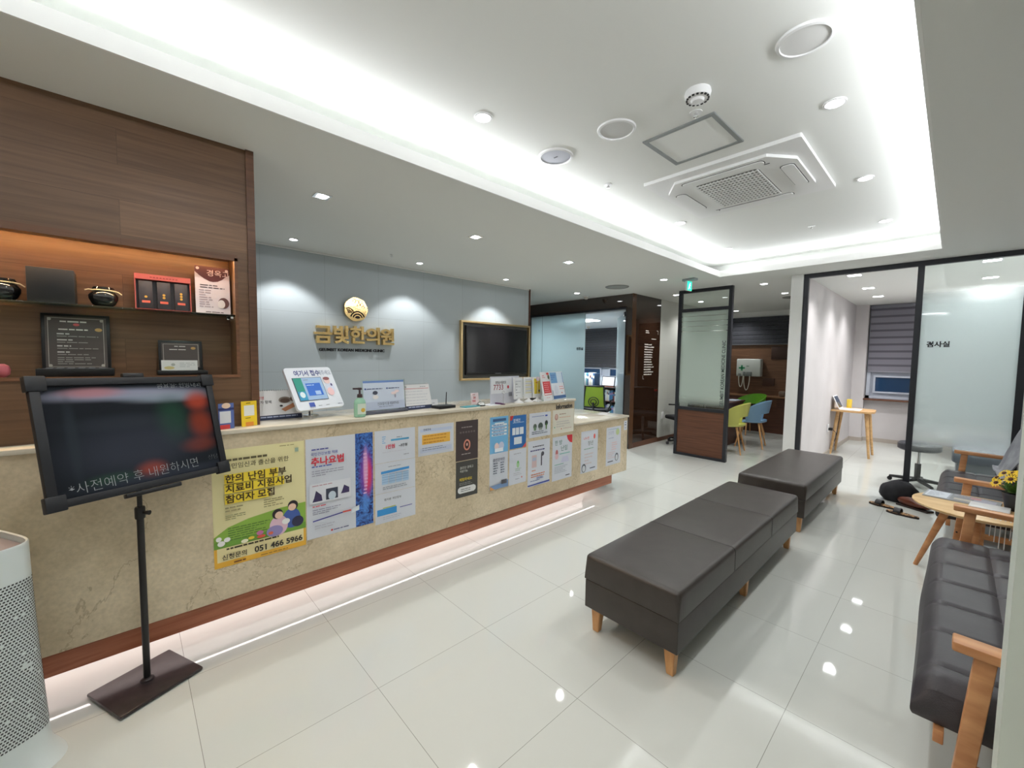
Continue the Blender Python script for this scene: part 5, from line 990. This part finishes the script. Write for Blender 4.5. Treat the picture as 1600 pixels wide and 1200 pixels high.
MB().b2((0, 0, .03), (.47, .16, .40), mat('device_white', srgb(206, 212, 206), .35), .02, seg=3).obj('housing', t)
mb = MB(); gc = ink(60, 160, 110); mb.b2((.05, -.003, .19), (.17, .0, .225), gc); mb.b2((.093, -.003, .15), (.128, .0, .265), gc); mb.b2((.20, -.003, .24), (.25, 0, .255), ink(110, 150, 120)); mb.obj('green_cross', t)
mb = MB(); dk = ink(120, 126, 122); mb.b2((.05, -.02, .02), (.10, .0, .09), dk, .005); mb.b2((.14, -.02, .03), (.185, 0, .13), dk, .005); mb.b2((.20, -.025, .03), (.31, 0, .13), dk, .01); mb.obj('hose_holder', t)
mb = MB()
for x0, x1, dz_ in ((.065, .15, .24), (.165, .28, .30)): MB_ = [(x0+(x1-x0)*(1-math.cos(q))/2, -.03, .04-dz_*math.sin(q)) for q in [k*PI/14 for k in range(15)]]; mb.tube(MB_, .009, ink(206, 204, 190), 8)
mb.obj('hose', t)
tag(MB().b2((-2.62, 9.815, 1.50), (-2.26, 9.83, 1.76), ink(56, 34, 24), .004).obj('wall_picture'), 'dark brown framed picture on the far panelling', 'picture')
tag(MB().b2((-2.75, 9.79, .95), (-2.54, 9.83, 1.10), ink(78, 48, 34), .004).obj('wall_box'), 'small dark wooden box on the far panelling', 'box')
tag(MB().box((-2.35, 9.66, .80), (.12, .09, .11), ink(120, 104, 88), .03).obj('small_device'), 'small beige device on the far counter', 'device')
tag(MB().b2((-3.551, 6.99, .40), (-3.538, 7.06, .52), wplastic_m, .004).obj('wall_socket'), 'white double wall socket on the white tile wall beside the brown glass', 'socket')

# ================================================================== EXAMINATION ROOM
t = thing('laptop_table', 'small round cornered wooden table with splayed legs under the laptop', 'table', (-1.05, 8.36, 0))
tm = noisy('oak_table', srgb(190, 150, 100), srgb(212, 172, 122), scale=(2, 8, 8), ns=4, rough=.4)
MB().prism([(-.24, -.30), (.05, -.34), (.22, -.30), (.27, -.2), (.25, .18), (.20, .28), (-.20, .30), (-.24, .25)], .690, .715, tm, smooth=False).obj('tabletop', t)
for sx, sy in ((-1, -1), (1, -1), (-1, 1), (1, 1)):
    MB().tube([(sx*.17, sy*.15, .69), (sx*.235, sy*.20, 0)], [.026, .016], tm, 12).obj('leg', t)
t = thing('laptop', 'open white laptop on the small wooden table', 'laptop', (-1.19, 8.24, .715), .0)
MB().b2((-.0, -.16, 0), (.24, .16, .014), wplastic_m, .004).obj('keyboard_base', t)
lid = Matrix.Translation((0, 0, .012)) @ Matrix.Rotation(-.42, 4, 'Y')
MB().b2((-.006, -.16, 0), (.003, .16, .22), wplastic_m, .003).obj('lid', t, lid)
MB().b2((.0032, -.14, .02), (.004, .14, .205), mat('laptop_screen', srgb(60, 66, 80), .2)).obj('screen', t, lid)
tag(MB().b2((-1.16, 8.47, .716), (-1.10, 8.55, .86), ink(226, 196, 70), .004).obj('yellow_cup'), 'yellow card holder behind the laptop', 'card')
tag(MB().b2((-1.298, 7.90, .37), (-1.285, 7.98, .49), wplastic_m, .004).obj('wall_socket'), 'white wall socket with a black adapter beside the laptop table', 'socket')
tag(MB().b2((-1.284, 7.90, .40), (-1.235, 7.97, .44), black_m, .006).obj('power_adapter'), 'black power adapter plugged in near the laptop table', 'adapter')
tag(MB().tube([(-1.235, 7.93, .42), (-1.20, 8.0, .36), (-1.22, 8.1, .25), (-1.24, 8.15, .20), (-1.22, 8.18, .32), (-1.20, 8.2, .55), (-1.20, 8.2, .69)], .004, black_m, 6).obj('cable'), 'black cord hanging along the laptop table leg', 'cord')
t = thing('striped_blind', 'grey blind of alternating sheer stripes over the examination room window', 'blind', (0, 10.02, 0))
mb = MB(); b1 = mat('blind_light', srgb(128, 126, 136), .8); b2_ = mat('blind_sheer', srgb(92, 90, 100), .8)
for i in range(9):
    z = 1.30+i*.126; mb.b2((-1.10, .0, z), (.03, .006, z+.088), b1); mb.b2((-1.10, .002, z+.088), (.03, .005, z+.126), b2_)
mb.obj('fabric', t); MB().b2((-1.10, -.004, 1.285), (.03, .012, 1.30), ink(150, 150, 160), .003).obj('bottom_bar', t); MB().b2((-1.11, -.03, 2.435), (.04, .03, 2.50), ink(120, 120, 130), .004).obj('head_rail', t)
t = thing('swivel_stool', 'black round swivel stool standing behind the door post', 'stool', (-.235, 6.80, 0))
MB().lathe([(.17, .43), (.19, .445), (.19, .50), (.175, .515)], m=mat('black_vinyl', srgb(30, 32, 40), .4), n=40).obj('seat', t)
MB().tube([(0, 0, .09), (0, 0, .27)], .028, black_m, 16).obj('column', t); MB().tube([(0, 0, .27), (0, 0, .43)], .015, chrome_m, 12).obj('gas_lift', t)
mb = MB()
for j in range(5):
    q = j*2*PI/5+.2; mb.tube([(0, 0, .085), (.27*math.cos(q), .27*math.sin(q), .055)], [.026, .016], black_m, 8); mb.lathe([(.012, -.015), (.024, -.012), (.024, .012), (.012, .015)], (.27*math.cos(q), .27*math.sin(q), .026), black_m, 14, axis='y')
mb.obj('star_base', t)
t = thing('examination_couch', 'dark grey low couch behind the frosted pane', 'couch', (.45, 7.5, 0))
MB().b2((-.42, -.85, .36), (.42, .85, .50), mat('couch_vinyl', srgb(90, 96, 106), .5), .03, seg=3).obj('mattress', t)
MB().b2((-.38, -.80, .10), (.38, .80, .36), mat('couch_base', srgb(120, 124, 130), .5)).obj('base', t)
for sx in (-.34, .34):
    for sy in (-.75, .75): MB().tube([(sx, sy, 0), (sx, sy, .10)], .02, chrome_m, 10).obj('leg', t)
t = thing('curtain', 'white curtain hanging in loose waves from a ceiling rail behind the frosted pane', 'curtain', (0, 8.5, 0))
mb = MB(); mb.grid(lambda u, v: (-.12+1.05*u, .05*math.sin(u*42)+.02*math.sin(u*17), 2.14-.05*(1-math.cos(u*8*PI))*.5*(1-v)**3-1.75*v), 120, 12, mat('curtain_white', srgb(226, 228, 230), .9), thick=.003); mb.obj('fabric', t)
MB().tube([(-.12, 0, 2.19), (.95, 0, 2.19)], .012, wplastic_m, 10).obj('rail', t)

# ================================================================== CONSULTATION ROOM (behind the aqua glass)
t = thing('low_cabinet', 'dark grey cabinet with two open shelves of books in the consultation room', 'cabinet', (-4.98, 7.2, 0))
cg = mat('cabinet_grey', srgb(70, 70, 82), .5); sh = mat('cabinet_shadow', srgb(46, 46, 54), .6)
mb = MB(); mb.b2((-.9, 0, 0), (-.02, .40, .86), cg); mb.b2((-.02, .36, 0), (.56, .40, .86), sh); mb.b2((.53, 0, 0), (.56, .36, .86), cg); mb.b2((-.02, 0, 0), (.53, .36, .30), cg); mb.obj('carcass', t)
MB().b2((-.92, -.01, .86), (.58, .42, .885), ink(60, 54, 56), .003).obj('top', t); MB().b2((-.02, .0, .585), (.53, .36, .60), ink(96, 66, 60)).obj('shelf', t)
cols = [(226, 228, 232), (214, 216, 224), (70, 120, 170), (60, 90, 130), (200, 206, 214), (160, 130, 180), (226, 222, 210), (90, 150, 160), (180, 186, 196), (120, 60, 70)]
desc = ['white', 'pale grey', 'blue', 'navy', 'silver grey', 'mauve', 'cream', 'teal', 'light grey', 'maroon']
def books(x0, y, z, n, hmax, seed, where, grp, wmin=.02, wmax=.045):
    r_ = random.Random(seed); x = x0; order = ['first', 'second', 'third', 'fourth', 'fifth', 'sixth', 'seventh', 'eighth', 'ninth', 'tenth', 'eleventh', 'twelfth', 'thirteenth']
    for i in range(n):
        w_ = r_.uniform(wmin, wmax); h = hmax*r_.uniform(.78, 1); k = r_.randrange(len(cols))
        mb = MB(); mb.b2((0, 0, 0), (w_-.001, .20, h), ink(*cols[k]), .001); mb.b2((.003, -.0006, h*.6), (w_-.004, 0, h*.8), ink(*cols[(k+3) % 10]))
        o = mb.obj('book'); o.location = (x, y, z); tag(o, '%s spined book, %s from the aqua glass %s' % (desc[k], order[i], where), 'book', grp); x += w_
books(-4.955, 7.22, .60, 10, .235, 5, 'on the upper cabinet shelf', 'books on the upper cabinet shelf')
books(-4.90, 7.22, .30, 9, .24, 9, 'on the lower cabinet shelf', 'books on the lower cabinet shelf')
books(-5.56, 7.24, .885, 10, .29, 12, 'in the row on the cabinet top', 'binders on the cabinet top', .03, .045)
t = thing('photo_frame', 'black rimmed frame with a white sheet on the cabinet top', 'frame', (-4.86, 7.24, .885))
MB().b2((-.155, 0, 0), (.155, .015, .22), black_m, .003).obj('frame', t, Matrix.Rotation(-.15, 4, 'X')); MB().b2((-.14, -.0015, .03), (.14, -.0002, .205), ink(226, 228, 240)).obj('sheet', t, Matrix.Rotation(-.15, 4, 'X')); MB().b2((-.15, -.03, 0), (.15, .03, .012), ink(140, 80, 60), .003).obj('foot', t)
tag(MB().b2((-4.64, 7.30, .885), (-4.45, 7.34, 1.13), paper_m, .003).obj('document_holder'), 'white document holder at the end of the cabinet top', 'holder')
t = thing('consulting_desk', 'pale topped desk behind the green backed office chair', 'desk', (-6.6, 6.75, 0))
MB().b2((0, 0, .72), (1.15, .42, .745), bamboo_m, .003).obj('desktop', t); MB().b2((0, .38, 0), (1.15, .42, .72), cg).obj('back_panel', t); MB().b2((1.10, 0, 0), (1.13, .38, .72), cg).obj('side_panel', t); MB().b2((.02, 0, 0), (.05, .38, .72), cg).obj('side_panel', t)
t = thing('table_fan', 'small white round desk fan beside the binders', 'fan', (-5.72, 7.38, .885))
MB().lathe([(.06, 0), (.06, .012), (.015, .02), (.012, .10)], m=wplastic_m).obj('stand', t); mb = MB(); mb.tube([(.085*math.cos(q), 0, .17+.085*math.sin(q)) for q in [k*PI/12 for k in range(25)]], .012, wplastic_m, 8); mb.lathe([(.03, -.02), (.03, .02)], (0, 0, .17), gplastic_m, 16, axis='y'); mb.obj('fan_head', t)
for x0, x1, lab in ((-7.2, -5.66, 'wider charcoal venetian blind in the consultation room'), (-5.63, -4.5, 'narrower charcoal venetian blind in the consultation room')):
    t = thing('venetian_blind', lab, 'blind', (0, 9.03, 0)); mb = MB(); vb = mat('charcoal_slat', srgb(66, 64, 66), .6)
    n = 36
    for i in range(n):
        z = 1.275+i*.0265; mb.box(((x0+x1)/2, 0, z), (x1-x0-.02, .022, .003), vb, rot=Matrix.Rotation(1.15, 3, 'X'))
    mb.obj('slats', t); MB().b2((x0+.01, -.012, 1.25), (x1-.01, .012, 1.27), vb, .003).obj('bottom_rail', t)
    MB().b2((x0+.01, -.02, 2.225), (x1-.01, .02, 2.25), vb).obj('head_rail', t)
    mb = MB(); [mb.tube([(x, -.016, 1.27), (x, -.016, 2.23)], .002, ink(90, 88, 86), 4) for x in (x0+.25, (x0+x1)/2, x1-.25)]; mb.obj('cord', t)
# ================================================================== LIGHTS AND CEILING DEVICES
def downlight(kind, x, y, z, label, power, size, on=1, sq=0, r=.045, group=None, ang=2.3, blend=.9, es=14):
    t = thing('ceiling_downlight', label, 'downlight', (x, y, z), group=group)
    mb = MB()
    if sq:
        for p, q in (((-r, -r, -.004), (r, -r+.014, 0)), ((-r, r-.014, -.004), (r, r, 0)), ((-r, -r+.014, -.004), (-r+.014, r-.014, 0)), ((r-.014, -r+.014, -.004), (r, r-.014, 0))): mb.b2(p, q, chrome_m if sq == 1 else wplastic_m)
    else: mb.lathe([(r*.74, -.001), (r*.80, -.006), (r*.96, -.005), (r, 0)], m=wplastic_m, n=32)
    mb.obj('trim_ring', t)
    lm_ = mat('lens_%d' % es, (1, 1, 1), .4, emit=(.95, .975, 1), es=es)
    if sq == 2: MB().b2((-r+.014, -r+.014, -.003), (r-.014, r-.014, -.0015), lm_).obj('lamp_lens', t)
    else: MB().lathe([(.0, -.0075), (r*.5, -.0085), (r*.74, -.0065)] if not sq else [(0.0, -.012), (r*.5, -.010), (r*.68, -.003)], m=lm_, n=24).obj('lamp_lens', t)
    if power:
        s = spot('lamp', (0, 0, -.03), power, ang, blend, rad=r*.7); s.parent = t
    return t
PW = 27
SOF = [(-2.92, .985, 'square trimmed chrome spotlight over the counter, nearest the oak cabinet'), (-2.92, 2.27, 'square trimmed chrome spotlight above the middle of the counter'), (-2.94, 3.57, 'square trimmed chrome spotlight above the step of the counter')]
for x, y, l in SOF: downlight('sq', x, y, CL, l, PW, 0, sq=1, r=.05)
downlight('sq', -2.92, -.30, CL, 'added unseen square trimmed chrome spotlight above the notice board, before the oak cabinet', PW, 0, sq=1, r=.05)  # unseen lamp added to the counter row for illumination and reflections
for y, l in ((1.15, 'small round lamp close to the grey wall beside the oak cabinet'), (2.45, 'small round lamp close to the grey wall right of the gold sign'), (3.76, 'small round lamp close to the grey wall over the television')):
    downlight('w', -4.17, y, CL, l.replace(' right of', ' past'), 34, 0, r=.042, ang=1.75, blend=.35)
FAR = [(-4.19, 5.31, 'bright round lamp just before the brown glass front'), (-2.66, 5.18, 'bright round lamp beside the exit sign'), (-3.13, 6.52, 'round lamp behind the exit sign, first above the tile wall passage'), (-3.16, 7.54, 'round lamp seen through the clear pane of the screen'), (-1.83, 6.37, 'round lamp over the passage beside the examination room wall'), (-1.84, 7.42, 'second round lamp over the passage beside the examination room wall'), (-3.20, 9.4, 'round lamp near the far charcoal blind')]
for i, (x, y, l) in enumerate(FAR): downlight('f', x, y, CL, l, 32 if i < 2 else 34, 0, r=.055)
for (x, y, l) in ((-.889, 6.47, 'first square lamp inside the doorway'), (-.894, 7.70, 'second square lamp inside the doorway'), (-.89, 8.75, 'third square lamp inside the doorway, nearest the window'), (.20, 6.45, 'first square lamp behind the frosted pane'), (.235, 7.70, 'second square lamp behind the frosted pane'), (.225, 8.72, 'third square lamp behind the frosted pane, before the curtain')):
    downlight('q', x, y, CL, l, 38 if x < 0 else 80, 0, sq=2, ang=(2.3 if x < 0 else 2.9), r=.075)
UP = [(-1.745, 1.40, 'round lamp in the raised ceiling beside the glowing cove, above the counter'), (-.465, 2.54, 'largest looking round lamp in the raised ceiling on the sofa side'), (-.484, 3.70, 'round lamp beside the air conditioner on the sofa side'), (-.488, 4.92, 'round lamp past the air conditioner at the inner corner on the sofa side'), (-1.775, 3.73, 'round lamp beside the air conditioner on the counter side'), (-1.795, 4.93, 'round lamp near the inner cove corner on the counter side')]
for x, y, l in UP: downlight('u', x, y, CU, l, PW, 0, r=.048)
downlight('u', -.46, .45, CU, 'added unseen round lamp of the raised ceiling above the viewer on the sofa side', PW, 0, r=.048)  # added lamp overhead, out of view, for extra light and floor reflections
downlight('u', -1.74, .25, CU, 'added unseen round lamp of the raised ceiling above the viewer on the counter side', PW, 0, r=.048)  # its unseen partner, also added only to light the near end
# consultation room light
t = thing('light_panel', 'flat white rectangular light panel in the consultation room ceiling', 'light', (-5.45, 6.98, 2.25))
MB().b2((-.40, -.20, -.012), (.40, .20, -.001), mat('panel_glow', (1, 1, 1), .4, emit=(.92, .97, 1), es=9)).obj('diffuser', t)
l_ = area('lamp', (0, 0, -.02), .7, .4, 80, (0, 0, 0), (.92, .97, 1)); l_.parent = t
downlight('c', -5.9, 7.75, 2.248, 'small round lamp behind the light panel in the consultation room', 10, 0, r=.05)
def dome_camera(x, y, z, label, red=False):
    t = thing('dome_camera', label, 'camera', (x, y, z)); MB().lathe([(.05, -.02), (.052, -.004), (.048, 0)], m=wplastic_m).obj('base', t)
    MB().lathe([(.004, -.062), (.022, -.056), (.034, -.042), (.038, -.02)], m=ink(206, 200, 190), n=24).obj('dome', t); MB().lathe([(.004, -.066), (.012, -.064), (.014, -.056)], m=black_m, n=16).obj('lens', t)
dome_camera(-4.27, 5.66, CL, 'small white dome camera on the ceiling at the brown glass front'); dome_camera(-6.1, 8.2, 2.25, 'small white dome camera on the consultation room ceiling')
# big ceiling cassette
t = thing('ceiling_air_conditioner', 'large square white cassette air conditioner with a central grille', 'air conditioner', (-1.11, 3.21, CU))
ac = mat('cassette_white', (.80, .80, .79), .4)
mb = MB(); mb.prism(rrect(-.47, -.48, .47, .48, .01), -.022, 0, ac); mb.prism([(-.40, -.24), (-.28, -.40), (.28, -.40), (.40, -.24), (.40, .24), (.28, .40), (-.28, .40), (-.40, .24)], -.040, -.022, ac); mb.obj('panel', t)
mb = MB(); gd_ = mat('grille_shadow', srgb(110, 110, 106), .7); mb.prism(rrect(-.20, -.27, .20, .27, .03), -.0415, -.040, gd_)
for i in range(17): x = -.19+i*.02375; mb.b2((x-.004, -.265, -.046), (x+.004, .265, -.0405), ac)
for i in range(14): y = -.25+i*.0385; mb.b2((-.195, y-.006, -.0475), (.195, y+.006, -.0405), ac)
mb.obj('grille', t)
for k, (cx, cy, hx, hy) in enumerate(((-.335, 0, .035, .20), (.335, 0, .035, .20), (0, -.335, .25, .032), (0, .335, .25, .032))):
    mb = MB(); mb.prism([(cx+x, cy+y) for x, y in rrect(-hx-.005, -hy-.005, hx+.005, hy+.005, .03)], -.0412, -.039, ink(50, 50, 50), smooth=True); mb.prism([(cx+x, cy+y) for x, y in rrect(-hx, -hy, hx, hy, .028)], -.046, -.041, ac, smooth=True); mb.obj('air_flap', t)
mb = MB(); mb.b2((.24, -.30, -.0405), (.27, -.29, -.040), ink(*DARK)); mb.b2((-.27, .30, -.0405), (-.24, .31, -.040), ink(*DARK)); mb.obj('badge', t)
t = thing('access_hatch', 'square ceiling access hatch with a grey metal rim', 'hatch', (-1.09, 2.405, CU), -.02)
mb = MB(); gm_ = mat('hatch_rim', srgb(150, 154, 154), .35, .4); s_ = .20
for p, q in (((-s_, -s_), (s_, -s_+.022)), ((-s_, s_-.022), (s_, s_)), ((-s_, -s_+.022), (-s_+.022, s_-.022)), ((s_-.022, -s_+.022), (s_, s_-.022))): mb.b2((*p, -.008), (*q, 0), gm_)
mb.obj('rim', t); MB().b2((-s_+.022, -s_+.022, -.003), (s_-.022, s_-.022, 0), ceil_m).obj('hatch_panel', t)
t = thing('smoke_detector', 'white domed smoke detector on the raised ceiling', 'detector', (-.885, 1.985, CU))
MB().lathe([(.038, -.038), (.052, -.034), (.058, -.012), (.055, 0)], m=wplastic_m).obj('housing', t)
mb = MB(); [mb.box((.0465*math.cos(q), .0465*math.sin(q), -.036), (.008, .010, .006), black_m, rot=q) for q in [i*PI/8 for i in range(16)]]; mb.obj('vents', t); MB().lathe([(.010, -.052), (.024, -.048), (.030, -.038)], m=wplastic_m, n=24).obj('sensor', t)
def sprinkler(x, y, z, label, r=.03):
    t = thing('sprinkler', label, 'sprinkler', (x, y, z)); MB().lathe([(r*.4, -.004), (r, -.003), (r, 0)], m=wplastic_m, n=24).obj('plate', t); MB().lathe([(.004, -.022), (.012, -.020), (.008, -.010), (.010, -.003)], m=chrome_m, n=12).obj('head', t)
sprinkler(-.962, 2.145, CU, 'small sprinkler head beside the access hatch'); sprinkler(-1.765, 2.565, CU, 'small sprinkler head near the cove on the counter side', .028); sprinkler(-.972, 4.66, CU, 'small sprinkler head past the air conditioner', .028)
sprinkler(-4.05, 2.05, CL, 'tiny sprinkler head in the lower ceiling by the grey wall', .015)
def disc(name, x, y, z, r, label, cat, inner, rim=wplastic_m, dot=False):
    t = thing(name, label, cat, (x, y, z)); MB().lathe([(r*.84, -.004), (r*.86, -.010), (r*.97, -.008), (r, 0)], m=rim, n=48).obj('rim', t); MB().lathe([(.002, -.006), (r*.84, -.005)], m=inner, n=48).obj('face', t)
    if dot: MB().b2((-.014, -.004, -.0075), (.014, .004, -.006), ink(*DARK)).obj('badge', t)
disc('ceiling_speaker', -1.755, 1.985, CU, .108, 'round ceiling speaker with a grey mesh face and tiny badge', 'speaker', mat('speaker_mesh', srgb(168, 170, 180), .6), dot=True)
disc('round_ceiling_light', -1.325, 1.99, CU, .103, 'unlit round ceiling light between the speaker and the hatch', 'light', mat('unlit_lens', srgb(206, 206, 204), .4))
disc('ceiling_vent', -.466, 1.965, CU, .098, 'round white ceiling disc vent above the sofas, alone near the cove', 'vent', mat('vent_face', srgb(216, 216, 214), .5))
disc('ceiling_diffuser', -3.41, 5.25, CL, .17, 'wide round air diffuser between the two bright lamps', 'vent', mat('diffuser_grey', srgb(150, 152, 148), .6), rim=mat('diffuser_rim', srgb(130, 132, 128), .5))
disc('ceiling_diffuser', -1.87, 7.97, CL, .14, 'round grey air diffuser over the passage to the desk room', 'vent', mat('diffuser_grey', srgb(150, 152, 148), .6), rim=mat('diffuser_rim', srgb(130, 132, 128), .5))
# exit sign
t = thing('exit_sign', 'green lit exit sign hanging from a grey ceiling plate', 'exit sign', (-2.41, 5.36, CL), -.15)
MB().b2((-.07, -.045, -.03), (.10, .045, 0), mat('exit_plate', srgb(150, 160, 164), .5), .006).obj('ceiling_plate', t)
MB().b2((-.012, -.055, -.155), (.012, .055, -.03), ink(220, 226, 224), .003).obj('housing', t)
mb = MB(); eg = mat('exit_green', srgb(20, 190, 140), .4, emit=(.02, .75, .45), es=1.6); ew = mat('exit_white', (.9, .95, .9), .4, emit=(.8, 1, .9), es=1.4)
for sx in (-1, 1):
    mb.b2((sx*.0125, -.050, -.150), (sx*.0130, .050, -.036), eg)
mb.obj('green_face', t)
mb = MB()
for x_ in (.0136,):
    mb.lathe([(.009, -.0003), (.009, .0003)], (x_, .012, -.060), ew, 14, axis='x'); mb.poly([(x_, -.008, -.072), (x_, .014, -.070), (x_, .006, -.105), (x_, -.012, -.100)], ew); mb.poly([(x_, -.01, -.098), (x_, .004, -.102), (x_, .022, -.128), (x_, .014, -.134)], ew); mb.poly([(x_, -.014, -.098), (x_, -.004, -.100), (x_, -.018, -.140), (x_, -.030, -.138)], ew); mb.poly([(x_, .012, -.072), (x_, .030, -.090), (x_, .026, -.095), (x_, .008, -.082)], ew)
mb.rec = False; mb.obj('running_figure', t)
